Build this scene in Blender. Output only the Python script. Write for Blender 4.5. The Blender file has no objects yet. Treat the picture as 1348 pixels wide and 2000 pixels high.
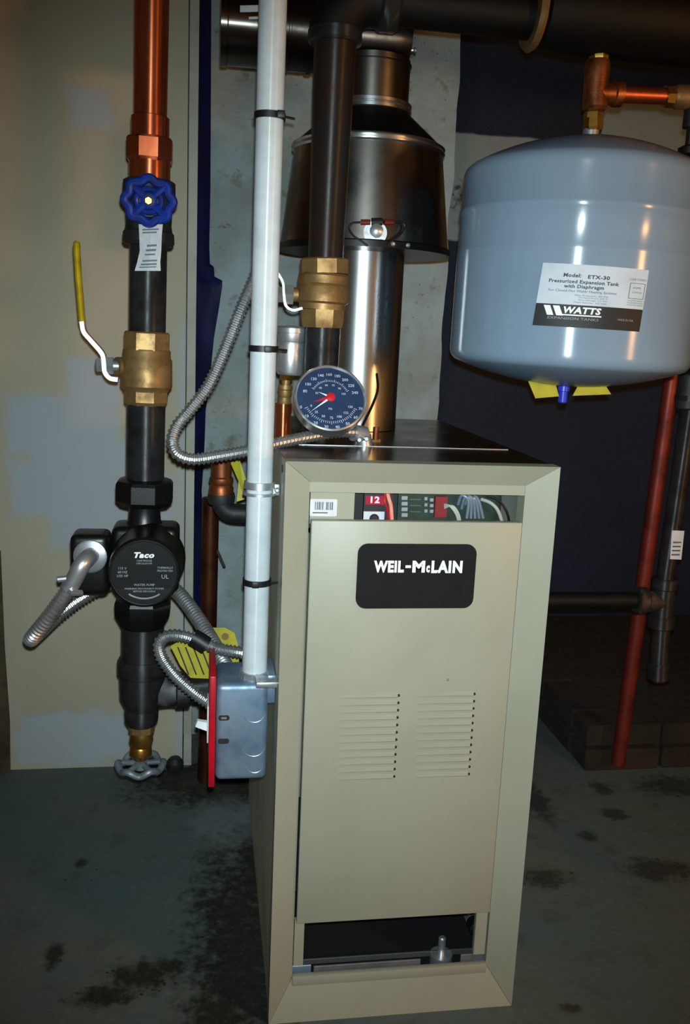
import bpy, bmesh, math, random
from mathutils import Vector, Matrix, noise
random.seed(7)
SC = bpy.context.scene
COL = SC.collection

# ------------------------------------------------------------------ camera
F = 1750.0
CAM = Vector((-0.10758, -1.16286, 1.01791))
YAW, PIT, ROL = 0.161386, 0.196125, 0.044263
BW, BH = 0.38, 0.85075                      # boiler jacket width and height
fw = Vector((math.sin(YAW)*math.cos(PIT), math.cos(YAW)*math.cos(PIT), -math.sin(PIT)))
r0 = Vector((math.cos(YAW), -math.sin(YAW), 0)); u0 = r0.cross(fw)
cr = r0*math.cos(ROL)+u0*math.sin(ROL); cu = -r0*math.sin(ROL)+u0*math.cos(ROL)
cd = bpy.data.cameras.new('camera'); cam = bpy.data.objects.new('camera', cd); COL.objects.link(cam)
cd.sensor_width = 36; cd.lens = 36*F/2000; cd.clip_start = .02
cam.matrix_world = Matrix(((cr.x, cu.x, -fw.x, CAM.x), (cr.y, cu.y, -fw.y, CAM.y), (cr.z, cu.z, -fw.z, CAM.z), (0, 0, 0, 1)))
SC.camera = cam

def ray(x, y): return fw+cr*((x-674)/F)+cu*((1000-y)/F)
def at(x, y, Y):                              # pixel -> point on the vertical plane at depth Y
    d = ray(x, y); return CAM+d*((Y-CAM.y)/d.y)
def atz(x, y, z):                             # pixel -> point on a horizontal plane
    d = ray(x, y); return CAM+d*((z-CAM.z)/d.z)
def atx(x, y, X):
    d = ray(x, y); return CAM+d*((X-CAM.x)/d.x)
def mpp(p): return (Vector(p)-CAM).dot(fw)/F  # metres per pixel at a point

# ------------------------------------------------------------------ light
SC.view_settings.view_transform = 'Standard'; SC.view_settings.look = 'None'
SC.view_settings.exposure = 0; SC.view_settings.gamma = 1
SC.view_settings.use_curve_mapping = False
wd = bpy.data.worlds.new('world'); SC.world = wd; wd.use_nodes = True
wd.node_tree.nodes['Background'].inputs[0].default_value = (.9, .75, .55, 1)
wd.node_tree.nodes['Background'].inputs[1].default_value = .02
ld = bpy.data.lights.new('camera_flash', 'SPOT'); lo = bpy.data.objects.new('camera_flash', ld); COL.objects.link(lo)
ld.energy = 88; ld.color = (.80, .97, 1.0); ld.shadow_soft_size = .006
ld.spot_size = math.radians(80); ld.spot_blend = 1.0
lo.location = CAM+cu*.022+cr*.004
lo.rotation_euler = (ray(690, 1060)).to_track_quat('-Z', 'Y').to_euler()
ld = bpy.data.lights.new('bulb', 'POINT'); lo = bpy.data.objects.new('bulb', ld); COL.objects.link(lo)
ld.energy = 46; ld.color = (1, .5, .17); ld.shadow_soft_size = .09; lo.location = (1.6, -1.5, 1.1)

# ------------------------------------------------------------------ materials
def S(r, g=None, b=None):
    c = (r, g, b) if g is not None else (r, r, r)
    return tuple(((v/255)/12.92 if v/255 <= .04045 else ((v/255+.055)/1.055)**2.4) for v in c)+(1,)
class NT:
    def __init__(s, name):
        s.m = bpy.data.materials.new(name); s.m.use_nodes = True
        s.t = s.m.node_tree; s.b = s.t.nodes['Principled BSDF']
        s.pos = s.t.nodes.new('ShaderNodeNewGeometry').outputs['Position']
    def n(s, typ, **k):
        o = s.t.nodes.new('ShaderNode'+typ)
        for a, v in k.items(): setattr(o, a, v)
        return o
    def l(s, a, b): s.t.links.new(a, b)
    def setv(s, sock, v):
        if isinstance(v, bpy.types.NodeSocket): s.l(v, sock)
        else: sock.default_value = v
    def noise(s, scale, detail=4, rough=.55, vec=None, stretch=None):
        o = s.n('TexNoise'); v = vec or s.pos
        if stretch: v = s.vm('MULTIPLY', v, stretch)
        s.l(v, o.inputs['Vector']); o.inputs['Scale'].default_value = scale
        o.inputs['Detail'].default_value = detail; o.inputs['Roughness'].default_value = rough
        return o
    def math(s, op, a, b=0.0, c=0.0, clamp=False):
        o = s.n('Math', operation=op); o.use_clamp = clamp
        for i, v in enumerate((a, b, c)): s.setv(o.inputs[i], v)
        return o.outputs[0]
    def vm(s, op, a, b):
        o = s.n('VectorMath', operation=op); s.setv(o.inputs[0], a)
        s.setv(o.inputs[1], b); return o.outputs['Value' if op in ('LENGTH',) else 'Vector']
    def ramp(s, v, lo, hi):
        o = s.n('MapRange', interpolation_type='SMOOTHSTEP'); s.setv(o.inputs['Value'], v)
        o.inputs['From Min'].default_value = lo; o.inputs['From Max'].default_value = hi
        return o.outputs['Result']
    def mix(s, f, a, b):
        o = s.n('Mix', data_type='RGBA'); s.setv(o.inputs[0], f); s.setv(o.inputs[6], a); s.setv(o.inputs[7], b)
        return o.outputs[2]
    def bump(s, h, strength, dist):
        o = s.n('Bump'); s.l(h, o.inputs['Height']); o.inputs['Strength'].default_value = strength
        o.inputs['Distance'].default_value = dist; s.l(o.outputs[0], s.b.inputs['Normal'])
    def blob(s, c, r, nz, amt=.5, soft=.35):     # 1 inside a ragged ellipsoid
        v = s.vm('SUBTRACT', s.pos, tuple(c)); v = s.vm('DIVIDE', v, tuple(r))
        d = s.vm('LENGTH', v, (0, 0, 0)); d = s.math('ADD', d, s.math('MULTIPLY', s.math('SUBTRACT', nz, .5), amt*2))
        return s.ramp(d, 1+soft*.5, 1-soft*.5)
    def boxm(s, c, r, nz, amt=.02, soft=.01):    # 1 inside a ragged box (metres)
        v = s.vm('SUBTRACT', s.pos, tuple(c)); o = s.n('VectorMath', operation='ABSOLUTE'); s.l(v, o.inputs[0])
        v = s.vm('SUBTRACT', o.outputs['Vector'], tuple(r)); x = s.n('SeparateXYZ'); s.l(v, x.inputs[0])
        d = s.math('MAXIMUM', s.math('MAXIMUM', x.outputs[0], x.outputs[1]), x.outputs[2])
        d = s.math('ADD', d, s.math('MULTIPLY', s.math('SUBTRACT', nz, .5), amt*2))
        return s.ramp(d, soft, -soft)
AROT = 0.25
ANIS = {'galvanised_sheet': .5, 'flue_sheet': .6}
def mat(name, col, rough=.5, metal=0, col2=None, scale=20, lo=.35, hi=.7, bump=0, bscale=200, bdist=.001, stretch=None, spec=.5, rvar=0, emit=None, coat=0, aniso=None):
    s = NT(name); b = s.b
    b.inputs['Roughness'].default_value = rough; b.inputs['Metallic'].default_value = metal
    b.inputs['Specular IOR Level'].default_value = spec
    c2 = col2 or tuple(v*.82 for v in col[:3])+(1,)
    nz = s.noise(scale, 5, .6, stretch=stretch).outputs[0]
    f = s.ramp(nz, lo, hi); s.l(s.mix(f, col, c2), b.inputs['Base Color'])
    if rvar: s.l(s.math('MULTIPLY_ADD', f, rvar, rough), b.inputs['Roughness'])
    if bump: s.bump(s.noise(bscale, 3).outputs[0], bump, bdist)
    if emit: b.inputs['Emission Color'].default_value = emit[0]; b.inputs['Emission Strength'].default_value = emit[1]
    if aniso:
        tn = s.n('Tangent', direction_type='RADIAL', axis=aniso); s.l(tn.outputs[0], b.inputs['Tangent'])
        b.inputs['Anisotropic'].default_value = ANIS.get(name, .9); b.inputs['Anisotropic Rotation'].default_value = AROT
    if coat: b.inputs['Coat Weight'].default_value = coat; b.inputs['Coat Roughness'].default_value = .12
    return s.m
M = {}
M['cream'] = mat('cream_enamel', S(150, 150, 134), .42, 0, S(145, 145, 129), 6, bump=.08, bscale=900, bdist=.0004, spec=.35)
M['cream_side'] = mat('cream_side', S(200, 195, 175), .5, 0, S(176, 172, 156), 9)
M['jacket_top'] = mat('dark_glossy_sheet', S(52, 47, 40), .16, .75, S(40, 36, 30), 8, rvar=.12)
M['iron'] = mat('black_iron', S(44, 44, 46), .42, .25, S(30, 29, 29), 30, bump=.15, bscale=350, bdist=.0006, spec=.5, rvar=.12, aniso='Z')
M['ironx'] = mat('black_iron_shaded_run', S(11, 12, 10), .6, 0, S(7, 7, 6), 30, spec=.25, bump=.15, bscale=350, bdist=.0006)  # iron darkened in colour for the flash falloff overhead
M['iron_rust'] = mat('iron_rusty', S(40, 38, 37), .45, .3, S(48, 33, 25), 18, bump=.15, bscale=300, bdist=.0006, rvar=.1, aniso='Z')
M['cast'] = mat('cast_iron', S(40, 41, 42), .55, .2, S(26, 26, 27), 40, bump=.3, bscale=420, bdist=.001)
M['black'] = mat('black_paint', S(14, 15, 16), .36, 0, S(9, 10, 11), 30, bump=.2, bscale=500, bdist=.0006)
M['blackplastic'] = mat('black_plastic', S(14, 15, 16), .5, 0, S(10, 11, 12), 60)
M['brass'] = mat('brass', S(160, 128, 82), .46, .65, S(124, 94, 56), 35, bump=.12, bscale=400, bdist=.0006, rvar=.15)
M['brassb'] = mat('bright_brass', S(214, 172, 90), .25, .95, S(160, 110, 45), 40, rvar=.1)
M['copper'] = mat('copper', S(214, 118, 78), .34, .9, S(178, 88, 54), 12, stretch=(3, 3, .6), rvar=.08, aniso='Z')
M['copperx'] = mat('copper_dull_run', S(190, 100, 66), .36, .88, S(150, 70, 42), 12, rvar=.1)
M['copperdull'] = mat('copper_dull', S(150, 84, 52), .42, .8, S(96, 54, 32), 22, rvar=.15)
M['bronze'] = mat('cast_bronze', S(158, 96, 58), .42, .8, S(112, 62, 36), 45, bump=.25, bscale=420, bdist=.0008)
M['copperdark'] = mat('copper_dark', S(96, 52, 30), .45, .75, S(60, 34, 20), 20)
M['redcopper'] = mat('copper_red', S(128, 48, 38), .45, .55, S(92, 32, 26), 16, rvar=.1)
M['galv'] = mat('galvanised_sheet', S(222, 225, 227), .26, 1, S(185, 188, 191), 14, rvar=.08, stretch=(1, 1, .35), aniso='Z')
M['galvflue'] = mat('flue_sheet', S(150, 146, 140), .25, 1, S(100, 95, 88), 9, rvar=.16, aniso='Z')
M['ventrun'] = mat('vent_sheet', S(120, 116, 110), .28, 1, S(70, 66, 60), 9, rvar=.18, aniso='X')
M['galvdark'] = mat('dark_sheet', S(46, 46, 45), .34, .8, S(30, 30, 30), 9)
M['steel'] = mat('zinc_steel', S(205, 209, 213), .33, .8, S(160, 165, 170), 50, rvar=.15)
M['chrome'] = mat('chrome', S(232, 234, 236), .24, .85, S(205, 208, 210), 40)
M['conduit'] = mat('conduit_steel', S(190, 192, 194), .32, .85, S(145, 147, 149), 60, rvar=.1)
M['boxmetal'] = mat('box_galvanised', S(146, 168, 190), .36, .6, S(92, 116, 140), 16, rvar=.2, bump=.1, bscale=120)
M['wheelgrey'] = mat('grey_cast_wheel', S(122, 132, 138), .45, .3, S(96, 104, 110), 30)
M['motorface'] = mat('motor_face', S(13, 16, 18), .55, 0, S(10, 12, 14), 30, spec=.25)
M['redconn'] = mat('red_connector', S(120, 14, 24), .5)  # red darkened in colour for the shaded control recess
M['pvc'] = mat('white_pvc', S(196, 204, 208), .32, 0, S(184, 191, 195), 25, spec=.5, bump=.05, bscale=300, aniso='Z')
M['tank'] = mat('tank_enamel', S(128, 148, 168), .22, 0, S(122, 142, 162), 5, spec=.6, aniso='Z')
M['blue'] = mat('blue_enamel', S(20, 50, 140), .25, 0, S(12, 30, 92), 60, spec=.6, rvar=.15)
M['bluefilm'] = mat('blue_film', S(11, 22, 74), .45, 0, S(8, 15, 50), 14, bump=.3, bscale=45, bdist=.004)
M['bluecap'] = mat('blue_cap', S(40, 60, 200), .35, 0)
M['red'] = mat('red_enamel', S(178, 14, 34), .35, 0, S(150, 10, 28), 30)
M['yellow'] = mat('yellow_vinyl', S(178, 158, 20), .4, 0, S(150, 130, 16), 40)
M['yellowcard'] = mat('yellow_card', S(180, 172, 44), .6, 0, S(160, 150, 36), 30)
M['paper'] = mat('white_paper', S(206, 208, 210), .6, 0, S(188, 190, 194), 30)
M['foil'] = mat('label_foil', S(196, 204, 214), .6, 0, S(186, 195, 204), 30)
M['ink'] = mat('dark_ink', S(36, 38, 46), .6)
M['inkgrey'] = mat('grey_ink', S(88, 94, 108), .6)
M['white'] = mat('white_print', S(240, 242, 244), .5)
M['greyprint'] = mat('grey_print', S(140, 146, 150), .5)
M['labelblack'] = mat('label_black', S(14, 14, 16), .6)
M['plate'] = mat('nameplate_black', S(17, 18, 19), .65, 0, S(13, 14, 15), 30, spec=.2)
M['dialface'] = mat('dial_face', S(42, 60, 92), .35, 0, S(36, 52, 82), 20)
M['dialink'] = mat('dial_ink', S(190, 202, 222), .5)
M['needle_red'] = mat('needle_red', S(200, 30, 44), .4)
M['pcb'] = mat('circuit_green_shaded', S(8, 46, 34), .5, 0, S(5, 28, 22), 60)  # green darkened to put the recess shade into the colour
M['led'] = mat('led_display', S(60, 8, 16), .3, 0, emit=(S(220, 40, 70), .55))
M['led_digit'] = mat('led_digit', S(255, 180, 200), .3, 0, emit=(S(255, 150, 180), 1.2))
M['railgrey'] = mat('rail_grey', S(66, 72, 72), .5)
M['plategrey'] = mat('plate_grey', S(118, 116, 116), .5, .2, S(96, 96, 98), 20)
M['dark'] = mat('interior_shade', S(22, 22, 22), .7)  # near-black colour standing for shade inside openings and holes
M['greyplate'] = mat('grey_green_plate', S(72, 78, 70), .5)
M['wire_white'] = mat('wire_white', S(165, 168, 160), .5)  # wire colour greyed for the shade in the control recess
M['wire_grey'] = mat('wire_grey', S(108, 120, 136), .4)
M['wire_peach'] = mat('wire_peach', S(235, 150, 130), .5)
M['brick'] = mat('old_brick', S(44, 33, 22), .95, 0, S(22, 19, 14), 9, bump=.6, bscale=80, bdist=.004)
M['dirt'] = mat('dirt', S(46, 38, 28), .95, 0, S(24, 20, 15), 40, bump=.8, bscale=120, bdist=.006)
M['ceil'] = mat('old_joist', S(70, 56, 42), .9, 0, S(48, 38, 28), 8, stretch=(8, 1, 8))
M['board'] = mat('painted_board', S(178, 176, 160), .6, 0, S(160, 158, 144), 10)
M['oldboard'] = mat('brown_board', S(78, 66, 42), .8, 0, S(50, 40, 22), 14)

# drywall with grey filler patches
def drywall():
    s = NT('drywall'); b = s.b; b.inputs['Roughness'].default_value = .75; b.inputs['Specular IOR Level'].default_value = .2
    n1 = s.noise(3, 4).outputs[0]; n2 = s.noise(9, 5, .6).outputs[0]; n3 = s.noise(26, 4, .6).outputs[0]
    base = s.mix(s.ramp(n1, .35, .7), S(182, 174, 152), S(172, 165, 144))
    m = None
    Y = .835
    for (x0, y0, x1, y1, amt) in ((138, 178, 218, 246, .010), (14, 775, 235, 880, .02), (60, 860, 250, 950, .02), (100, 930, 340, 1075, .024),
                                  (135, 700, 238, 800, .016), (20, 900, 110, 1010, .02), (40, 1390, 250, 1495, .03), (345, 640, 362, 1480, .004)):
        a = at(x0, y1, Y); c = at(x1, y0, Y)
        k = s.boxm(((a.x+c.x)/2, Y, (a.z+c.z)/2), ((c.x-a.x)/2, .3, (c.z-a.z)/2), n3, amt*1.3, .014)
        m = k if m is None else s.math('MAXIMUM', m, k)
    m = s.math('MULTIPLY', m, s.math('MULTIPLY_ADD', n2, .5, .6), clamp=True)
    c = s.mix(m, base, S(168, 176, 184))
    st = s.ramp(s.noise(14, 6, .7, stretch=(.5, 1, 1.6)).outputs[0], .66, .8)
    c = s.mix(s.math('MULTIPLY', st, .3), c, S(96, 98, 94))
    s.l(c, b.inputs['Base Color']); s.bump(n3, .12, .004); return s.m
M['drywall'] = drywall()
def plaster():
    s = NT('rough_plaster'); b = s.b; b.inputs['Roughness'].default_value = .9; b.inputs['Specular IOR Level'].default_value = .2
    n1 = s.noise(5, 5, .6).outputs[0]; n2 = s.noise(18, 6, .65).outputs[0]; n3 = s.noise(60, 5, .7).outputs[0]
    c = s.mix(s.ramp(n1, .35, .65), S(164, 180, 184), S(144, 152, 149))
    c = s.mix(s.math('MULTIPLY', s.ramp(n2, .56, .7), .7), c, S(112, 108, 84))
    c = s.mix(s.math('MULTIPLY', s.ramp(s.noise(11, 6, .7, stretch=(1, 1, 1.8)).outputs[0], .63, .72), .8), c, S(76, 64, 48))
    c = s.mix(s.math('MULTIPLY', s.ramp(n3, .63, .72), .7), c, S(52, 50, 44))
    s.l(c, b.inputs['Base Color']); s.bump(s.noise(45, 6, .7).outputs[0], .7, .008); return s.m
M['plaster'] = plaster()
def bluewall():
    s = NT('blue_paint_and_shade'); b = s.b; b.inputs['Roughness'].default_value = .6; b.inputs['Specular IOR Level'].default_value = .3
    n3 = s.noise(14, 5, .6).outputs[0]; n1 = s.noise(4, 4).outputs[0]
    blue = s.mix(s.ramp(n1, .3, .7), S(26, 40, 64), S(22, 34, 55))
    Y = 1.62
    a = at(860, 300, Y); c = at(1348, 200, Y)
    m = s.boxm((1.6, Y, 1.47), (1.2, .5, .155), n3, .008, .004)
    m = s.math('MAXIMUM', m, s.boxm((1.95, Y, 1.69), (.86, .5, .075), n3, .012, .004))  # blue above this strip also paints in the overhead pipe's shadow
    g = s.mix(s.ramp(s.noise(10, 6, .7).outputs[0], .58, .68), S(150, 164, 166), S(70, 74, 72))
    s.l(s.mix(m, blue, g), b.inputs['Base Color']); s.bump(s.noise(50, 5, .7).outputs[0], .4, .004); return s.m
M['bluewall'] = bluewall()
M['drywallfar'] = mat('old_painted_wall', S(176, 166, 140), .8, 0, S(150, 142, 122), 3)
def concrete():
    s = NT('painted_concrete'); b = s.b; b.inputs['Specular IOR Level'].default_value = .3
    n1 = s.noise(4, 5, .6).outputs[0]; n2 = s.noise(16, 6, .65).outputs[0]; n3 = s.noise(55, 5, .7).outputs[0]
    c = s.mix(s.ramp(n1, .35, .68), S(80, 96, 96), S(92, 98, 92))
    c = s.mix(s.math('MULTIPLY', s.ramp(n2, .5, .7), .45), c, S(58, 68, 67))
    c = s.mix(s.math('MULTIPLY', s.ramp(n3, .62, .75), .4), c, S(134, 142, 144))
    m = None
    for (x, y, rx, ry) in ((470, 1850, 80, 170), (498, 1690, 36, 60), (430, 1980, 60, 50), (290, 1905, 62, 24), (205, 1948, 55, 16), (330, 1890, 30, 14), (105, 1865, 14, 18),
                           (1290, 1700, 55, 16), (1065, 1715, 42, 14), (1042, 1560, 22, 34), (1310, 1535, 50, 14), (1150, 1635, 16, 8), (1175, 1540, 16, 10), (1115, 1970, 16, 8), (160, 1686, 10, 7), (1200, 1590, 20, 8), (430, 1535, 130, 30)):
        p = atz(x, y, 0); q = atz(x+rx, y, 0); t = atz(x, y-ry, 0)
        k = s.blob(p, ((q-p).length*1.15, (t-p).length*1.15, 1), s.math('MULTIPLY_ADD', n3, .55, s.math('MULTIPLY', n2, .45)), 2.2, 1.1)
        if x > 1000: k = s.math('MULTIPLY', k, .75)
        m = k if m is None else s.math('MAXIMUM', m, k)
    c = s.mix(s.math('MULTIPLY', m, .9), c, s.mix(s.ramp(n3, .4, .65), S(26, 24, 18), S(44, 38, 26)))
    p = atz(440, 1600, 0); k = s.blob(p, (.07, .10, 1), n2, .7, .6)
    c = s.mix(s.math('MULTIPLY', k, .2), c, S(150, 160, 162))
    s.l(c, b.inputs['Base Color']); s.l(s.math('MULTIPLY_ADD', m, -.15, .62), b.inputs['Roughness'])
    s.bump(s.math('ADD', n3, s.math('MULTIPLY', m, n2)), .35, .004); return s.m
M['concrete'] = concrete()

# ------------------------------------------------------------------ object helpers
WL = {}
def put(name, verts, faces, m, parent=None, smooth=True, ang=35):
    vs = [Vector(v) for v in verts]
    lo_ = Vector((min(v.x for v in vs), min(v.y for v in vs), min(v.z for v in vs)))
    hi_ = Vector((max(v.x for v in vs), max(v.y for v in vs), max(v.z for v in vs)))
    c = (lo_+hi_)/2
    if parent is None: c.z = lo_.z
    me = bpy.data.meshes.new(name); me.from_pydata([v-c for v in vs], [], faces); me.update()
    me.materials.append(M[m] if isinstance(m, str) else m)
    bm = bmesh.new(); bm.from_mesh(me); bmesh.ops.recalc_face_normals(bm, faces=bm.faces)
    if smooth:
        for f in bm.faces: f.smooth = True
        for e in bm.edges:
            if len(e.link_faces) == 2 and e.calc_face_angle(0) > math.radians(ang): e.smooth = False
    bm.to_mesh(me); bm.free()
    o = bpy.data.objects.new(name, me); COL.objects.link(o)
    o.parent = parent; o.location = c-(WL[parent.name] if parent else Vector()); WL[o.name] = c
    return o
def thing(name, loc, label, cat, group=None):
    o = bpy.data.objects.new(name, None); COL.objects.link(o); o.empty_display_size = .02
    o.location = loc; WL[o.name] = Vector(loc); return tag(o, label, cat, group)
def tag(o, label, cat, group=None):
    o['label'] = label; o['category'] = cat
    if group: o['group'] = group
    return o
def struct(o, label=None):
    o['kind'] = 'structure'
    if label: o['label'] = label
    return o
def basis(ax):
    ax = Vector(ax).normalized(); h = Vector((0, -1, 0)) if abs(ax.y) < .8 else Vector((0, 0, 1))
    u = (h-ax*h.dot(ax)).normalized(); return u, ax.cross(u), ax
def lathe_g(prof, o, ax, seg=32, rot=0):
    u, v, w = basis(ax); o = Vector(o); vs = []; fs = []; rings = []
    for t, r in prof:
        if r < 1e-6: rings.append([len(vs)]); vs.append(o+w*t)
        else:
            i = len(vs); rings.append(list(range(i, i+seg)))
            for k in range(seg):
                a = 2*math.pi*(k+rot)/seg; vs.append(o+w*t+(u*math.cos(a)+v*math.sin(a))*r)
    for A, B in zip(rings, rings[1:]):
        for k in range(seg):
            k2 = (k+1) % seg
            if len(A) == 1 and len(B) == 1: continue
            if len(A) == 1: fs.append((A[0], B[k], B[k2]))
            elif len(B) == 1: fs.append((A[k], A[k2], B[0]))
            else: fs.append((A[k], A[k2], B[k2], B[k]))
    if len(rings[0]) > 1: fs.append(tuple(rings[0][::-1]))
    if len(rings[-1]) > 1: fs.append(tuple(rings[-1]))
    return vs, fs
def lathe(name, prof, o, ax, m, parent=None, seg=32, rot=0, ang=35):
    return put(name, *lathe_g(prof, o, ax, seg, rot), m, parent, ang=ang)
def cyl(name, a, b, r, m, parent=None, seg=24, r2=None, ch=0):
    a = Vector(a); b = Vector(b); L = (b-a).length; r2 = r if r2 is None else r2
    p = [(0, r), (L, r2)] if not ch else [(0, r-ch), (ch, r), (L-ch, r2), (L, r2-ch)]
    return lathe(name, p, a, b-a, m, parent, seg)
def plathe(name, prof, Y, m, parent=None, seg=32, rot=0, ang=35):
    """profile in pixels: (x centre, y, radius px) down a nearly vertical axis standing at depth Y"""
    a = at(prof[0][0], prof[0][1], Y); b = at(prof[-1][0], prof[-1][1], Y); ax = (b-a).normalized(); k = mpp((a+b)/2)
    return lathe(name, [((at(x, y, Y)-a).dot(ax), r*k) for x, y, r in prof], a, ax, m, parent, seg, rot, ang)
def catmull(P, n):
    P = [Vector(p) for p in P]; Q = [P[0]*2-P[1]]+P+[P[-1]*2-P[-2]]; out = []
    for i in range(1, len(Q)-2):
        for k in range(n):
            t = k/n; a, b, c, d = Q[i-1:i+3]
            out.append(.5*((2*b)+(c-a)*t+(2*a-5*b+4*c-d)*t*t+(3*b-a-3*c+d)*t**3))
    return out+[P[-1]]
def resample(P, ds):
    out = [P[0]]; acc = 0
    for a, b in zip(P, P[1:]):
        L = (b-a).length; 
        if L < 1e-9: continue
        t = ds-acc
        while t <= L: out.append(a+(b-a)*(t/L)); t += ds
        acc = (acc+L) % ds
    return out
def sweep_g(P, rad, seg=12, sect=None, close=False):
    P = [Vector(p) for p in P]; n = len(P); vs = []; fs = []
    T = [((P[(i+1) % n]-P[i-1]) if close else (P[min(i+1, n-1)]-P[max(i-1, 0)])).normalized() for i in range(n)]
    u = basis(T[0])[0]
    for i in range(n):
        u = (u-T[i]*u.dot(T[i])).normalized(); v = T[i].cross(u)
        r = rad(i) if callable(rad) else rad
        if sect: vs += [P[i]+u*a*r+v*b*r for a, b in sect]
        else: vs += [P[i]+(u*math.cos(2*math.pi*k/seg)+v*math.sin(2*math.pi*k/seg))*r for k in range(seg)]
    k_ = len(sect) if sect else seg
    for i in range(n if close else n-1):
        j = (i+1) % n
        for k in range(k_): fs.append((i*k_+k, i*k_+(k+1) % k_, j*k_+(k+1) % k_, j*k_+k))
    if not close: fs += [tuple(range(k_))[::-1], tuple(range((n-1)*k_, n*k_))]
    return vs, fs
def tube(name, P, r, m, parent=None, seg=12, sect=None, close=False, ang=35):
    return put(name, *sweep_g(P, r, seg, sect, close), m, parent, ang=ang)
def box_g(lo_, hi_):
    (a, b, c), (d, e, f) = lo_, hi_
    vs = [(a, b, c), (d, b, c), (d, e, c), (a, e, c), (a, b, f), (d, b, f), (d, e, f), (a, e, f)]
    return vs, [(0, 3, 2, 1), (4, 5, 6, 7), (0, 1, 5, 4), (1, 2, 6, 5), (2, 3, 7, 6), (3, 0, 4, 7)]
def box(name, lo_, hi_, m, parent=None, bev=0, seg=2):
    o = put(name, *box_g(lo_, hi_), m, parent, smooth=False)
    if bev:
        bm = bmesh.new(); bm.from_mesh(o.data)
        bmesh.ops.bevel(bm, geom=bm.edges[:], offset=bev, segments=seg, affect='EDGES', profile=.5)
        for f in bm.faces: f.smooth = True
        for e in bm.edges:
            if len(e.link_faces) == 2 and e.calc_face_angle(0) > math.radians(35): e.smooth = False
        bm.to_mesh(o.data); bm.free()
    return o
def hexa(name, front, dvec, m, parent=None):
    """a quad given by four points, thickened along dvec"""
    f = [Vector(p) for p in front]; d = Vector(dvec); n = len(f)
    vs = f+[p+d for p in f]; fs = [tuple(range(n))[::-1], tuple(range(n, 2*n))]+[(i, (i+1) % n, n+(i+1) % n, n+i) for i in range(n)]
    return put(name, vs, fs, m, parent, smooth=False)
def rrect(w, h, r, n=6):
    pts = []
    for cx, cy, a0 in ((w/2-r, h/2-r, 0), (-w/2+r, h/2-r, 90), (-w/2+r, -h/2+r, 180), (w/2-r, -h/2+r, 270)):
        for k in range(n+1):
            a = math.radians(a0+90*k/n); pts.append((cx+r*math.cos(a), cy+r*math.sin(a)))
    return pts
def frame(c, ux, uy, n=None):
    c = Vector(c); ux = Vector(ux).normalized(); uy = Vector(uy).normalized(); n = n or ux.cross(uy)
    return lambda x, y, z=0: c+ux*x+uy*y+n*z
FC = {}
def glyphs(s, bold=0.0, shear=0):
    key = (s, bold, shear)
    if key in FC: return FC[key]
    cv = bpy.data.curves.new('t', 'FONT'); cv.body = s; cv.size = 1; cv.offset = bold; cv.shear = shear; cv.resolution_u = 2; cv.space_character = 1+bold*2.2
    cv.align_x = 'LEFT'; ob = bpy.data.objects.new('t', cv); COL.objects.link(ob)
    bpy.context.view_layer.update(); dg = bpy.context.evaluated_depsgraph_get()
    me = bpy.data.meshes.new_from_object(ob.evaluated_get(dg))
    vs = [(v.co.x, v.co.y) for v in me.vertices]; fs = [tuple(p.vertices) for p in me.polygons]
    bpy.data.objects.remove(ob); bpy.data.curves.remove(cv); bpy.data.meshes.remove(me)
    x0 = min(v[0] for v in vs); x1 = max(v[0] for v in vs); y0 = min(v[1] for v in vs); y1 = max(v[1] for v in vs)
    FC[key] = ([((x-(x0+x1)/2)/(x1-x0), (y-(y0+y1)/2)/(y1-y0)) for x, y in vs], fs, (x1-x0)/(y1-y0)); return FC[key]
def text(name, s, fn, w, h, m, parent, bold=0, shear=0, cx=0, cy=0, z=.0004):
    vs, fs, asp = glyphs(s, bold, shear)
    if w is None: w = h*asp
    if h is None: h = w/asp
    return put(name, [fn(cx+x*w, cy+y*h, z) for x, y in vs], fs, m, parent, smooth=False)
def flat(name, fn, pts, m, parent, z=0, th=.0006):
    n = len(pts); vs = [fn(x, y, z) for x, y in pts]+[fn(x, y, z+th) for x, y in pts]
    return put(name, vs, [tuple(range(n))[::-1], tuple(range(n, 2*n))]+[(i, (i+1) % n, n+(i+1) % n, n+i) for i in range(n)], m, parent, smooth=False)

# ------------------------------------------------------------------ the setting
def slab(name, lo_, hi_, m): return struct(box(name, lo_, hi_, m))
slab('floor', (-3, -2.6, -.1), (3, 2.2, 0), 'concrete')
WY = .835
xL = at(362, 800, WY).x; xT = at(381, 800, WY).x
slab('wall_left', (-2.2, WY, 0), (xL, WY+.09, 2.12), 'drywall')
slab('trim_1', (xL+.003, WY-.004, 0), (xT, WY+.09, 2.12), 'board')
a = at(9, 1250, WY); struct(hexa('trim_2', [(a.x-.06, WY-.007, 0), (a.x+.004, WY-.007, 0), (a.x+.006, WY-.007, .12), (a.x, WY-.007, .30), (a.x-.002, WY-.007, .52), (a.x-.06, WY-.007, .52)], (0, .007, 0), 'oldboard'))
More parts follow.
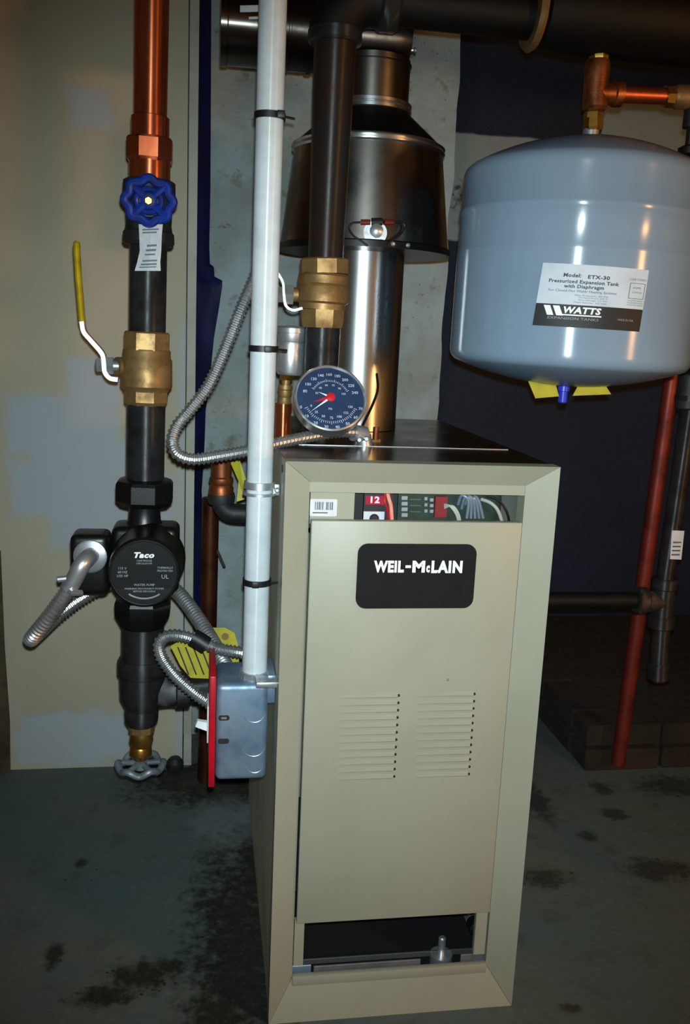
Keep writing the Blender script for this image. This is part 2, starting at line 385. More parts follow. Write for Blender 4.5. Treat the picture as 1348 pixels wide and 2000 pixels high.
# plastered chimney breast, uneven
def rough_wall(name, x0, x1, y, z1, m, nx, nz, amp):
    vs = []; fs = []
    for j in range(nz+1):
        for i in range(nx+1):
            x = x0+(x1-x0)*i/nx; z = z1*j/nz
            d = noise.fractal(Vector((x*7, z*7, 3)), 1, 2, 4)*amp
            if i == nx: x += noise.noise(Vector((z*9, 1, 5)))*.008
            vs.append((x, y-d, z))
    W = nx+1
    for j in range(nz):
        for i in range(nx): fs.append((j*W+i, j*W+i+1, (j+1)*W+i+1, (j+1)*W+i))
    n0 = len(vs)                                    # returns and back
    for j in range(nz+1): vs.append((x1, y+.7, z1*j/nz))
    for j in range(nz): fs.append((j*W+nx, n0+j, n0+j+1, (j+1)*W+nx))
    vs += [(x0, y+.7, 0), (x0, y+.7, z1)]
    fs.append([n0+nz+1]+list(range(n0, n0+1))+[n0+nz, n0+nz+2])
    return struct(put(name, vs, fs, m, None, ang=60))
slab('wall_front', (-2.2, -2.7, 0), (2.7, -2.6, 2.12), 'drywallfar')
slab('wall_side', (-2.3, -2.7, 0), (-2.2, .84, 2.12), 'drywallfar')
slab('wall_right', (2.6, -2.6, 0), (2.7, 1.75, 2.12), 'drywallfar')
rough_wall('wall_chimney', -.6, .466, 1.0, 2.12, 'plaster', 60, 110, .012)
slab('wall_back', (.3, 1.62, 0), (3, 1.75, 2.12), 'bluewall')
ceil = slab('ceiling', (-3, -2.6, 2.12), (3, 2.2, 2.2), 'ceil')
for i in range(6):
    x = -1.9+i*.75; box('joist', (x, -2.6, 1.98), (x+.045, .82, 2.12), 'ceil', ceil)
# blue plastic film caught in the joint beside the board
P = [(383, -20, 413), (384, 200, 412), (384, 380, 411), (385, 480, 409), (385, 515, 410), (385, 522, 418), (385, 540, 419), (385, 548, 434), (385, 560, 434), (385, 600, 428), (385, 630, 423), (385, 660, 418),
     (385, 700, 414), (385, 760, 409), (385, 800, 402), (385, 860, 400), (385, 900, 398), (385, 960, 394), (385, 1010, 397), (384, 1090, 398), (383, 1150, 396), (381, 1230, 392)]
vs = []; fs = []; NX = 6
for j, (xa, y, xb) in enumerate(P):
    for i in range(NX+1):
        t = i/NX; p = at(xa-6+(xb-xa+6)*t, y, .90+.03*t)
        vs.append(p+Vector((0, noise.noise(p*22)*.014, 0)))
n0 = len(vs)
vs += [v+Vector((0, .002, 0)) for v in vs]; W = NX+1
for j in range(len(P)-1):
    for i in range(NX):
        q = (j*W+i, j*W+i+1, (j+1)*W+i+1, (j+1)*W+i); fs += [q, tuple(n0+k for k in q[::-1])]
tag(put('plastic_sheet', vs, fs, 'bluefilm'), 'crinkled dark blue plastic sheet hanging beside the white trim board', 'plastic sheet')

# ------------------------------------------------------------------ boiler
BD = .66
B = thing('boiler', (BW/2, BD/2, 0), 'cream enamelled floor-standing boiler with louvred door and black nameplate', 'boiler')
ix0, ix1, iz0, iz1, IY = .0355, .3395, .062, .8205, .02
def stile(name, quad, d=.028):
    hexa(name, quad, (0, d, 0), 'cream', B)
g = .0006
stile('frame_stile', [(0, 0, 0), (0, 0, BH), (ix0, IY, iz1), (ix0, IY, iz0)])
stile('frame_stile', [(BW, 0, 0), (ix1, IY, iz0), (ix1, IY, iz1), (BW, 0, BH)])
stile('frame_rail', [(g, 0, BH), (BW-g, 0, BH), (ix1-g, IY, iz1), (ix0+g, IY, iz1)])
stile('frame_rail', [(g, 0, 0), (ix0+g, IY, iz0), (ix1-g, IY, iz0), (BW-g, 0, 0)], .004)
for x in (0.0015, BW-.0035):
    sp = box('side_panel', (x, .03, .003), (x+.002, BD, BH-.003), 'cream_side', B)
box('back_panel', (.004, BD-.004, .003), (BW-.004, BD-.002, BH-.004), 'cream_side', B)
tp = box('top_panel', (.0015, .029, BH-.003), (BW-.0015, BD, BH-.001), 'jacket_top', B)
box('seam', (.01, .185, BH-.001), (BW-.012, .187, BH-.0002), 'steel', tp)
pp = at(553, 914, .02); pp.x = .0
lathe('knockout', [(0, .0055), (.0012, .0055), (.0012, .003)], atx(552.5, 915, .0015), (-1, 0, 0), 'dark', B, 16)
# header strip under the top rail and lip above the bottom rail
box('header_strip', (ix0, IY+.001, .8065), (ix1, IY+.004, iz1+.003), 'cream', B)
box('sill_lip', (ix0, IY-.006, iz0-.012), (ix1, IY+.004, iz0+.004), 'cream', B, .002)
# door
dx0, dx1, dz0, dz1, DY = .0385, .3365, .157, .769, .012
box('door', (dx0, DY, dz0), (dx1, DY+.014, dz1), 'cream', B, .0018)
door = bpy.data.objects[B.children[-1].name]
box('door_leg', (ix0+.001, .018, at(585, 1884, .02).z), (ix0+.0155, .026, dz0+.002), 'cream', B)
box('door_leg', (ix1-.022, .018, at(940, 1862, .02).z), (ix1-.004, .026, dz0+.002), 'cream', B)
# louvres: pressed ribs, with a dark disc painted as the shaded open end
def louvre(xa, xb, y):
    a = at(xa, y, DY); b = at(xb, y, DY); z = (a.z+b.z)/2; h = .0040; d = .0010
    x0, x1 = a.x, b.x
    vs = [(x0, DY, z+h), (x1, DY, z+h), (x1, DY, z-h), (x0, DY, z-h), (x0+.006, DY-d*.4, z-h*.6), (x1, DY-d, z-h*.6), (x1, DY-d*.5, z+h*.3), (x0+.006, DY-d*.1, z+h*.3)]
    fs = [(0, 1, 6, 7), (7, 6, 5, 4), (4, 5, 2, 3), (0, 7, 4, 3), (1, 2, 5, 6), (0, 3, 2, 1)]
    o = put('louvre', vs, fs, 'cream', door, smooth=False)
    lathe('louvre_opening_shade', [(0, .0024), (.001, .0022)], (x1+.0012, DY+.0006, z-h*.1), (0, -1, 0), 'dark', door, 8)
for i in range(12):
    t = i/11
    louvre(661-2*t, 777-9*t, 1359+159*t); louvre(813-3*t, 925-11*t, 1356+157*t)
lathe('screw', [(0, .0022), (.001, .0018)], at(875, 1328, DY), (0, -1, 0), 'steel', door, 10)
# nameplate
c = at(813, 1125, DY); fp = frame((c.x, DY, c.z), (1, 0, 0), (0, 0, 1))   # normal towards camera
npw = at(929, 1125, DY).x-at(699, 1125, DY).x; nph = at(813, 1063, DY).z-at(813, 1188, DY).z
npl = flat('nameplate', fp, rrect(npw, nph, .014), 'plate', door, 0, .003)
tx = at(816, 1105, DY); w_ = at(903, 1105, DY).x-at(729, 1105, DY).x
# lettering: WEIL-M c LAIN with a small raised-baseline c
def word(s, x0p, x1p, y0p, y1p):
    a = at(x0p, y1p, DY); b = at(x1p, y0p, DY)
    text('lettering', s, fp, b.x-a.x, b.z-a.z, 'white', npl, .05, 0, (a.x+b.x)/2-c.x, (a.z+b.z)/2-c.z, .0034)
word('WEIL', 729, 789, 1094, 1117); word('-', 791, 802, 1103, 1108); word('M', 804, 830, 1094, 1117); word('c', 831, 839, 1103, 1117); word('LAIN', 841, 903, 1094, 1118)
# control compartment
oz0, oz1 = .771, .8065
box('control_chassis', (ix0, .075, .745), (ix1, .079, .822), 'dark', B)
xa = at(606, 990, .034).x; xb = at(692, 990, .034).x
cp = box('control_cover', (xa, .034, .76), (xb, .037, .815), 'cream', B)
a = at(605, 1008, .034); b = at(659, 975, .034)
fc = frame(((a.x+b.x)/2, .034, (a.z+b.z)/2), (1, 0, 0), (0, 0, 1))
st = flat('sticker', fc, rrect(b.x-a.x, b.z-a.z, .002), 'paper', cp, 0, .0004)
for k in range(9):
    x = -.012+k*.0025+(.003 if k > 4 else 0)
    flat('barcode_bar', fc, [(x, -.003), (x+.0011+(k % 3)*.0004, -.003), (x+.0011+(k % 3)*.0004, .008), (x, .008)], 'inkgrey', st, .0005, .0002)
flat('print_line', fc, [(-.015, -.008), (.006, -.008), (.006, -.0062), (-.015, -.0062)], 'inkgrey', st, .0005, .0002)
PY = .058
def pb(name, x0, y0, x1, y1, dep, m, par=B):
    a = at(x0, y1, PY); b = at(x1, y0, PY); return box(name, (a.x, PY-dep, a.z), (b.x, PY+.004, b.z), m, par)
cb = pb('circuit_board', 775, 955, 975, 1025, .001, 'pcb')
dm = pb('display_module', 708, 955, 768, 1025, .004, 'blackplastic')
ds = pb('display', 713, 968, 752, 984, .005, 'led', dm)
c2 = at(733, 976, PY-.0055); fd = frame(c2, (1, 0, 0), (0, 0, 1))
text('digit', '12', fd, .013, .0095, 'led_digit', ds, .03)
bt = pb('button_label', 708, 998, 750, 1025, .005, 'foil', dm)
lathe('button', [(0, .007), (.001, .007), (.001, .0055), (.0018, .005)], at(731, 1013, PY-.005), (0, -1, 0), 'blackplastic', bt, 18)
for k in range(4): pb('terminal', 783+k*0, 968+k*11, 795, 975+k*11, .005, 'greyprint', cb)
for k in range(3): pb('terminal', 828, 970+k*12, 834, 976+k*12, .004, 'greyprint', cb)
for k in range(3): pb('trace', 800, 974+k*12, 822, 976+k*12, .0015, 'greyplate', cb)
rc = pb('red_connector', 846, 968, 872, 1008, .008, 'redconn', cb)
for k in range(3): pb('pin', 838, 972+k*11, 845, 978+k*11, .006, 'greyprint', cb)
for k in range(3):
    tube('wire', catmull([at(866, 985+k*4, PY-.006), at(878+k*3, 988, PY-.014), at(890+k*3, 1003, PY-.016), at(897+k*2, 1025, PY-.012)], 6), .0013, 'wire_white', cb, 8)
for k in range(5):
    tube('wire', catmull([at(895+k*7, 985+(k % 2)*8, PY-.004), at(902+k*6, 968+(k*5) % 9, PY-.014), at(915+k*5, 978, PY-.018), at(912+k*8, 1012, PY-.012)], 6), .0022, 'wire_grey', cb, 8)
tube('wire', catmull([at(940, 975, PY-.004), at(958, 982, PY-.012), at(972, 996, PY-.014), at(982, 1022, PY-.01)], 6), .0026, 'wire_white', cb, 8)
tube('wire', catmull([at(950, 968, PY-.004), at(975, 978, PY-.012), at(990, 1000, PY-.014), at(996, 1024, PY-.01)], 6), .0018, 'blackplastic', cb, 8)
tube('wire', catmull([at(757, 962, PY-.008), at(760, 975, PY-.012), at(764, 990, PY-.012), at(766, 1022, PY-.01)], 6), .0028, 'wire_peach', dm, 8)
tube('wire', catmull([at(752, 962, PY-.008), at(752, 980, PY-.012), at(757, 995, PY-.012), at(761, 1022, PY-.01)], 6), .0020, 'red', dm, 8)
pb('end_plate', 975, 955, 1026, 1030, .001, 'greyplate')
# burner compartment at the bottom
box('shade_pan', (ix0-.02, .065, .012), (ix1+.02, .3, .016), 'dark', B)  # dark sheet added for the shade inside the burner opening
box('inner_back', (ix0, .30, .02), (ix1, .304, .2), 'dark', B)
def br(name, x0, y0, x1, y1, Y, m):
    a = at(x0, y1, Y); b = at(x1, y0, Y); return box(name, (a.x, Y, a.z), (b.x, Y+.003, b.z), m, B, .0006, 1)
br('base_rail', 590, 1852, 935, 1885, .075, 'railgrey')
br('base_plate', 612, 1874, 822, 1916, .045, 'plategrey')
br('base_bracket', 566, 1885, 608, 1915, .03, 'boxmetal'); br('base_bracket', 898, 1862, 952, 1900, .04, 'plategrey')
p = at(862, 1862, .07)
lathe('pilot_burner', [(-.03, .0), (-.03, .018), (0, .018), (.0, .006), (.028, .006), (.03, .004)], p, (0, 0, 1), 'steel', B, 20)
p = at(925, 1800, .1); lathe('valve_knob', [(0, .012), (.02, .012), (.022, .008)], p, (0, -1, 0), 'blackplastic', B, 16)

# ------------------------------------------------------------------ flue, draught hood
HY = .462
fx = .170                                                    # flue centre
def zy(y, Y=HY, x=705): return at(x, y, Y).z
FX = lambda z: fx
k = mpp((fx, HY, 1.1))
fl = lathe('flue_pipe', [(0, .0725), (zy(486)-BH, .0725)], (fx, HY, BH), (0, 0, 1), 'galv', None, 48)
tag(fl, 'bright galvanised flue pipe between boiler top and draught hood', 'flue pipe')
H = thing('draft_hood', (fx, HY, zy(492)), 'flared sheet metal draught hood with beaded rims above boiler', 'draft hood')
z0 = zy(492); z1 = zy(300); z2 = zy(222); z3 = zy(198)
Rs, Rt, Rn = .149, .129, .065
vs, fs = lathe_g([(0, Rs-.004), (0, Rs), (z1-z0, Rt)], (fx, HY, z0), (0, 0, 1), 64)
put('skirt', vs, fs[:-2], 'galvflue', H)
lathe('rim', [(-.004, Rs-.006), (-.004, Rs+.003), (.006, Rs+.003), (.008, Rs+.0005)], (fx, HY, z0), (0, 0, 1), 'galvdark', H, 64)
lathe('bead', [(0, Rt-.01), (0, Rt+.001), (.003, Rt+.004), (.006, Rt+.001), (.008, Rt+.001), (.011, Rt+.004), (.014, Rt-.001), (.016, Rt-.01)], (fx, HY, z1-.002), (0, 0, 1), 'galv', H, 64)
lathe('cone', [(0, Rt-.004), (z2-z1-.014, Rn+.003)], (fx, HY, z1+.013), (0, 0, 1), 'galvdark', H, 64)
lathe('collar', [(0, Rn), (.002, Rn+.006), (.007, Rn+.006), (.009, Rn+.002), (.011, Rn+.006), (.016, Rn+.006), (.018, Rn)], (fx, HY, z2-.002), (0, 0, 1), 'galv', H, 48)
for x, y in ((590, 483), (765, 487), (797, 483)):
    p = at(x, y, HY-Rs*.97); d = Vector((p.x-fx, p.y-HY, 0)).normalized()
    q = Vector((fx, HY, z0+.002))+d*(Rs+.002); lathe('screw', [(0, .004), (.002, .004), (.004, .002)], q, d, 'steel', H, 8)
# spill switch
def onskirt(x, y, off=.004):
    p = at(x, y, HY-Rs)
    for _ in range(4):
        t = (p.z-z0)/(z1-z0); R = Rs+(Rt-Rs)*t+off; dx = p.x-fx
        p = at(x, y, HY-math.sqrt(max(R*R-dx*dx, .0001)))
    return p
SW = thing('spill_switch', onskirt(735, 445), 'small round spill switch with black wire loop on draught hood skirt', 'switch')
ax = Vector((.0, -1, .0)); ax = (onskirt(733, 450, .03)-onskirt(733, 450, .0)).normalized(); ax = Vector((-.1, -1, .05)).normalized()
p = onskirt(733, 455, .0); lathe('bracket', [(0, .019), (.0012, .019)], p, ax, 'steel', SW, 24)
lathe('switch_body', [(0, .011), (.008, .011), (.009, .009), (.012, .004)], onskirt(735, 452, .001), ax, 'steel', SW, 20)
cyl('wire_connector', onskirt(705, 434, .008), onskirt(723, 434, .010), .0045, 'redcopper', SW, 10)
cyl('wire_connector', onskirt(750, 434, .010), onskirt(768, 434, .008), .0045, 'redcopper', SW, 10)
cyl('terminal', onskirt(726, 433, .006), onskirt(747, 433, .006), .006, 'blackplastic', SW, 10)
tube('wire', catmull([onskirt(x, y, .006) for x, y in ((704, 434), (688, 436), (682, 446), (690, 460), (705, 470), (718, 480))], 5), .0017, 'blackplastic', SW, 8)
tube('wire', catmull([onskirt(x, y, .006) for x, y in ((768, 433), (784, 434), (791, 443), (782, 458), (765, 470), (757, 480))], 5), .0017, 'blackplastic', SW, 8)
# vent connector: neck, elbow, run, elbow into the chimney
V = thing('vent_pipe', (fx, HY, z3), 'galvanised vent pipe with capped tee running left from the draught hood', 'vent pipe')
zr = at(590, 134, HY).z+Rn*.93; ze = zr-Rn*.6
lathe('neck', [(z2-z3+.014, Rn), (zy(132)-z3, Rn), (zy(132)-z3+.002, Rn+.0025), (zy(126)-z3, Rn+.0025), (zy(126)-z3+.001, Rn), (ze-z3, Rn)], (fx, HY, z3), (0, 0, 1), 'galvflue', V, 48)
xe = at(606, 100, HY-Rn).x; xl = at(431, 70, HY-.03).x
lathe('tee_body', [(0, 0), (0, Rn*.55), (.01, Rn*.82), (.026, Rn*.97), (.04, Rn), (fx+Rn-.004-xe-.01, Rn), (fx+Rn-.004-xe-.008, Rn+.003), (fx+Rn-.004-xe, Rn+.003)], (fx+Rn-.004, HY, zr), (-1, 0, 0), 'ventrun', V, 48)
lathe('pipe_run', [(0, Rn), (.03, Rn), (.031, Rn+.002), (.034, Rn+.002), (.035, Rn), (xe-xl-.012, Rn), (xe-xl-.010, Rn+.002), (xe-xl, Rn+.002), (xe-xl, 0)], (xe, HY, zr), (-1, 0, 0), 'ventrun', V, 48)
cyl('vertical_run', (xl+Rn+.012, HY, zr+Rn*.6), (xl+Rn+.012, HY, 2.118), Rn, 'galvflue', V, 40)
p = at(795, 97, HY); lathe('screw', [(0, .003), (.006, .003), (.008, .005), (.011, .004)], (fx+Rn-.001, HY, p.z), (1, -.2, 0), 'steel', V, 8)
def onrun(x, y):
    d = ray(x, y); p = at(x, y, HY-Rn)
    for _ in range(6):
        dz = p.z-zr; p = at(x, y, HY-math.sqrt(max((Rn+.0008)**2-dz*dz, 1e-6)))
    return p
lv = []
for (x0, y0, x1, y1) in ((469, 11, 512, 24), (486, 33, 512, 38)):
    q = [onrun(x0, y0), onrun(x1, y0-1), onrun(x1, y1-1), onrun(x0, y1)]; hexa('label', q, (0, -.0005, 0), 'paper', V)

# ------------------------------------------------------------------ supply riser
RY = .25
def rx(y): return 655-27*(y-80)/600
def pipe_px(name, prof, Y, m, label, cat='pipe', group=None):
    o = plathe(name, prof, Y, m); return tag(o, label, cat, group)
ap = at(655, 60, RY); k = mpp(ap)
pipe_px('riser_pipe', [(rx(70), 70, 41), (rx(507), 507, 35)], RY, 'iron_rust', 'tall black iron riser pipe in front of draught hood', 'pipe')
pipe_px('riser_nipple', [(rx(638), 638, 35), (rx(848), 848, 34)], RY, 'iron', 'short black iron pipe between brass ball valve and boiler top', 'pipe')
# elbow at the top of riser, long header run to the right
EB = thing('iron_elbow', at(655, 70, RY), 'black malleable iron elbow at the top of riser pipe', 'pipe elbow')
zb = .0; r_ = 41*k; zt = at(655, 66, RY).z
hz = at(800, 56, RY).z+.0345
plathe('collar', [(655, 58, 50), (655, 62, 53), (654, 84, 53), (654, 88, 48)], RY, 'iron', EB)
x0 = at(655, 66, RY).x; Rb = hz-zt
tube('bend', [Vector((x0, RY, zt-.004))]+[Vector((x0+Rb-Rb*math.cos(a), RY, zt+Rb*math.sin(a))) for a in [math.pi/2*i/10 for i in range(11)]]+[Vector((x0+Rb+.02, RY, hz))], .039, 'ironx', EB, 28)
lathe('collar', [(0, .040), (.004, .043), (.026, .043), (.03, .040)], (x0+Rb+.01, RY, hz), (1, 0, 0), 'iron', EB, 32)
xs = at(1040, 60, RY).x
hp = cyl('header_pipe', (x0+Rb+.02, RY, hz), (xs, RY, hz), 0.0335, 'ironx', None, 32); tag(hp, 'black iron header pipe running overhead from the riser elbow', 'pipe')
AS = thing('air_scoop', (xs+.17, RY, hz-.06), 'large black cast iron air scoop above expansion tank', 'air separator')
lathe('brass_ring', [(0, .038), (0, .052), (.006, .056), (.012, .052), (.014, .04)], (xs-.006, RY, hz+.006), (1, 0, 0), 'brass', AS, 40)
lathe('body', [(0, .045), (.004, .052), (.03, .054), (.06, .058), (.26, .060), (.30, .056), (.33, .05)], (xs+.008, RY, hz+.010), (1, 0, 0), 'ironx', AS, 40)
q = at(1336, 62, RY); cs = cyl('copper_stub', (xs+.335, RY, hz-.01), (2.598, RY, hz-.01), .02, 'copperx', None, 24); tag(cs, 'short copper pipe leaving the end of air scoop', 'pipe')
def ball_valve(name, label, Y, prof_top, prof_mid, prof_bot, group=None):
    p = prof_bot[-1]; T = thing(name, at(p[0], p[1], Y), label, 'valve', group)
    plathe('hex_end', prof_top, Y, 'brass', T, 8, .5, 20)
    plathe('body', prof_mid, Y, 'brass', T, 40)
    plathe('hex_end', prof_bot, Y, 'brass', T, 8, .5, 20)
    return T
BV = ball_valve('ball_valve', 'brass ball valve on the riser below draught hood', RY, [(633, 505, 45), (633, 508, 49), (633, 535, 49)],
                [(633, 535, 46), (633, 540, 50), (632, 555, 51), (632, 558, 49), (631, 562, 51), (630, 590, 51), (629, 594, 46), (629, 605, 45)],
                [(629, 605, 45), (628, 628, 44), (628, 640, 41)])
cyl('stem', at(588, 575, RY), at(545, 577, RY), .011, 'brass', BV, 16)
lathe('stem_nut', [(0, .0165), (.012, .0165), (.014, .012)], at(572, 576, RY-.004), (-1, 0, 0), 'chrome', BV, 6, 0, 20)
lathe('stem_nut', [(0, .013), (.010, .013), (.012, .009)], at(556, 576, RY-.004), (-1, 0, 0), 'chrome', BV, 6, 0, 20)
flatsec = [(-.35, -1), (.35, -1), (.35, 1), (-.35, 1)]
tube('lever', catmull([at(x, y, RY-.012) for x, y in ((590, 602), (572, 606), (558, 597), (554, 575), (552, 552), (540, 530), (527, 500))], 5), .006, 'steel', BV, sect=[(-1, -.3), (-1, .3), (1, .3), (1, -.3)])
tube('grip', [at(528, 502, RY-.012), at(524, 470, RY-.012), at(522, 400, RY-.012)], .012, 'yellow', BV, sect=[(-.35, -1), (.35, -1), (.35, 1), (-.35, 1)])

# dial gauge
gc = at(645, 779, .14)
n = (CAM-gc).normalized(); n = (n+Vector((.16, 0, .10))+Vector((0, 0, .42))).normalized()
ux = Vector((0, 0, 1)).cross(n).normalized(); uy = n.cross(ux)
fg = frame(gc, ux, uy, n); gk = mpp(gc); R = 71*gk
G = thing('dial_gauge', gc-Vector((0, 0, R)), 'round temperature and pressure dial with dark blue face and red needle', 'gauge')
lathe('case', [(-.022, R*.9), (-.02, R*.97), (-.003, R*.985), (.0, R), (.004, R), (.0055, R*.96), (.004, R*.93), (0, R*.93)], gc, n, 'chrome', G, 56)
def disc(name, r, z, m, par, seg=48):
    return flat(name, fg, [(r*math.cos(2*math.pi*i/seg), r*math.sin(2*math.pi*i/seg)) for i in range(seg)], m, par, z, .0006)
face = disc('dial_face', R*.935, .002, 'dialface', G)
def tick(a, r0, r1, w):
    c_, s_ = math.cos(a), math.sin(a)
    flat('tick', fg, [(c_*r0-s_*w, s_*r0+c_*w), (c_*r1-s_*w, s_*r1+c_*w), (c_*r1+s_*w, s_*r1-c_*w), (c_*r0+s_*w, s_*r0-c_*w)], 'dialink', face, .0028, .0002)
for i in range(31): tick(math.radians(205+i*130/30+ (0)), R*.70, R*(.77 if i % 5 else .80), R*.007)
for i in range(26): tick(math.radians(150-i*125/25), R*.50, R*(.55 if i % 5 else .58), R*.007)
for i in range(8):
    a = math.radians(200+i*140/7); text('numeral', str(i*10), fg, None, R*.085, 'dialink', face, .01, 0, R*.88*math.cos(a), R*.88*math.sin(a), .003)
for i in range(7):
    a = math.radians(205+i*130/6); text('numeral', str(i*25), fg, None, R*.07, 'dialink', face, .01, 0, R*.60*math.cos(a), R*.60*math.sin(a), .003)
for i in range(9):
    a = math.radians(165-i*150/8); text('numeral', str(80+i*20), fg, None, R*.085, 'dialink', face, .01, 0, R*.72*math.cos(a), R*.72*math.sin(a), .003)
for i in range(6):
    a = math.radians(160-i*140/5); text('numeral', str(30+i*15), fg, None, R*.06, 'dialink', face, .01, 0, R*.40*math.cos(a), R*.40*math.sin(a), .003)
text('dial_print', 'PSI', fg, None, R*.06, 'dialink', face, .01, 0, -R*.02, -R*.33, .003)
def needle(a, r0, r1, w, z, m):
    c_, s_ = math.cos(a), math.sin(a); return flat('needle', fg, [(c_*r0-s_*w, s_*r0+c_*w), (c_*r1, s_*r1), (c_*r0+s_*w, s_*r0-c_*w)], m, G, z, .0006)
needle(math.radians(218), -R*.02, R*.72, R*.035, .0045, 'white'); needle(math.radians(196), -R*.05, R*.5, R*.075, .0036, 'needle_red')
needle(math.radians(157), -R*.02, R*.36, R*.04, .0055, 'white')
lathe('needle_hub', [(0, R*.13), (.002, R*.12), (.003, R*.06)], gc+n*.0048, n, 'needle_red', G, 24)
lathe('stem', [(0, .011), (.03, .011), (.032, .015), (.045, .015)], gc-n*.022, -n, 'brass', G, 20)
# air vent
AV = thing('air_vent', at(557, 852, .27), 'grey metal automatic air vent on brass fitting and copper pipe', 'air vent')
plathe('cap', [(571, 636, 0), (571, 637, 27), (571, 641, 31), (571, 650, 32), (571, 651, 29), (570, 666, 28), (570, 668, 27)], .27, 'steel', AV, 40)
plathe('canister', [(570, 668, 27), (569, 672, 28), (566, 726, 27), (566, 732, 24)], .27, 'steel', AV, 40)
plathe('hex_nut', [(560, 731, 15), (560, 742, 15)], .27, 'brassb', AV, 6, 0, 20)
plathe('neck', [(559, 742, 9), (558, 752, 8)], .27, 'brass', AV, 20)
plathe('fitting', [(558, 752, 14), (558, 760, 15), (557, 762, 13), (557, 772, 14), (556, 776, 12), (556, 786, 14), (555, 790, 16)], .27, 'brass', AV, 24)
plathe('copper_pipe', [(554, 788, 17), (553, 806, 17), (553, 806.5, 15.5), (552, 858, 15.5)], .27, 'copper', AV, 28)

# small copper probe and cable behind the gauge
PR = thing('probe_well', at(733, 870, .25), 'small copper probe with brass base on the boiler top', 'probe')
plathe('tube', [(735, 834, 6), (733, 862, 6)], .25, 'copperdull', PR, 14); plathe('hex_base', [(733, 858, 11), (733, 872, 11)], .25, 'brass', PR, 6, 0, 20)
pw = [at(736, 730, .33), at(738, 760, .31), at(728, 790, .29), at(716, 815, .25), at(706, 838, .22), at(708, 858, .22), at(735, 873, .22), at(790, 876, .22), at(836, 869, .24)]
tag(tube('thin_cable', catmull(pw, 6), .0022, 'blackplastic', None, 8), 'thin black cable looping beside the dial gauge', 'cable')

# ------------------------------------------------------------------ conduits
def conduit(name, pts, dpx, label, ties=(), rmul=1, group=None):
    P = resample(catmull(pts, 14), .0016); mid = pts[len(pts)//2]; r = dpx/2*mpp(mid)
    pat = (.80, 1, 1, .80)
    o = tube(name, P, lambda i: r*pat[i % 4], 'conduit', None, 12, ang=20)
    return tag(o, label, 'conduit', group)
cY = .125
conduit('flexible_conduit', [at(531, -560, .14), at(519, -20, .14), at(514, 200, .14), at(512, 400, .14), at(508, 500, .14), at(495, 548, .135), at(472, 600, cY), at(440, 682, cY), at(408, 752, cY), at(372, 800, cY), at(346, 832, cY), at(337, 860, .12), at(346, 886, .115), at(378, 897, .115),
          at(430, 890, .12), at(490, 879, .13), at(550, 864, .15), at(610, 852, .17), at(660, 844, .18), at(698, 844, .19)], 25,
        'armoured flexible conduit looping from the white pipe onto boiler top')
CN = thing('conduit_connector', at(712, 862, .2), 'bright zinc squeeze connector ending the conduit on boiler top', 'connector')
cyl('sleeve', at(690, 845, .19), at(712, 849, .2), .013, 'steel', CN, 16); cyl('elbow_leg', at(710, 849, .2), at(713, 872, .2), .012, 'steel', CN, 16)
lathe('screw', [(0, .004), (.008, .004), (.01, .003)], at(700, 858, .185), (0, -1, 0), 'steel', CN, 8); lathe('screw', [(0, .004), (.008, .004), (.01, .003)], at(714, 856, .185), (0, -1, 0), 'steel', CN, 8)

# white pipe with ties and straps
WYp = .08
wp = thing('conduit_pipe', at(497, 1322, WYp), 'white plastic conduit pipe rising in front of the hood', 'pipe')
a = at(534+37*560/1338, -580, WYp); b = at(497, 1318, WYp)
cyl('tube', b, a, 25.5*mpp(at(512, 800, WYp)), 'pvc', wp, 36)
wr = 25.5*mpp(at(512, 800, WYp))
def wx(y): t = (y+20)/1338; return at(534-37*t, y, WYp)
def ring(c, r, rad, m, name, par, sect, tilt=0, seg=36):
    P = [c+Vector((math.cos(2*math.pi*i/seg)*r, math.sin(2*math.pi*i/seg)*r, math.cos(2*math.pi*i/seg)*r*tilt)) for i in range(seg)]
    return tube(name, P, rad, m, par, sect=sect, close=True)
for y, lab, dx in ((228, 'black cable tie on white pipe level with the hood cone', 16), (681, 'black cable tie on white pipe beside the grey air vent', 6), (1135, 'black cable tie on white pipe beside the boiler door', -4)):
    c = wx(y); T = thing('cable_tie', c, lab, 'cable tie', 'cable ties on the white pipe')
    ring(c, wr+.001, .0042, 'blackplastic', 'strap', T, [(-1, -.35), (1, -.35), (1, .35), (-1, .35)])
    hc = c+Vector((dx*.0008, -wr-.002, 0)); box('head', hc-Vector((.005, .003, .0045)), hc+Vector((.005, .003, .0045)), 'blackplastic', T, .0012)
    tl = c+Vector((wr, -wr*.4, 0)); tube('tail', [tl, tl+Vector((.014, .004, -.001))], .0016, 'blackplastic', T, 6)
for y, lab in ((955, 'zinc pipe strap fixing white pipe to the boiler side'), (1322, 'zinc connector collar where white pipe enters switch box')):
    c = wx(y); T = thing('pipe_strap', c, lab, 'pipe strap')
    ring(c+Vector((0, 0, .006)), wr+.002, .005, 'steel', 'band', T, [(-1, -.4), (1, -.4), (1, .4), (-1, .4)]); ring(c-Vector((0, 0, .006)), wr+.0025, .003, 'steel', 'bead', T, [(-.6, -1), (.6, -1), (.6, 1), (-.6, 1)])
    box('lug', c+Vector((wr, -.006, -.008)), Vector((-.0005, c.y+.008, c.z+.008)), 'steel', T, .0012)
    lathe('screw', [(0, .004), (.003, .004), (.005, .002)], c+Vector((wr+.006, -.006, 0)), (0, -1, 0), 'steel', T, 8)
# thin grey conduit strip alongside boiler side
p0 = at(540, 1140, .05)
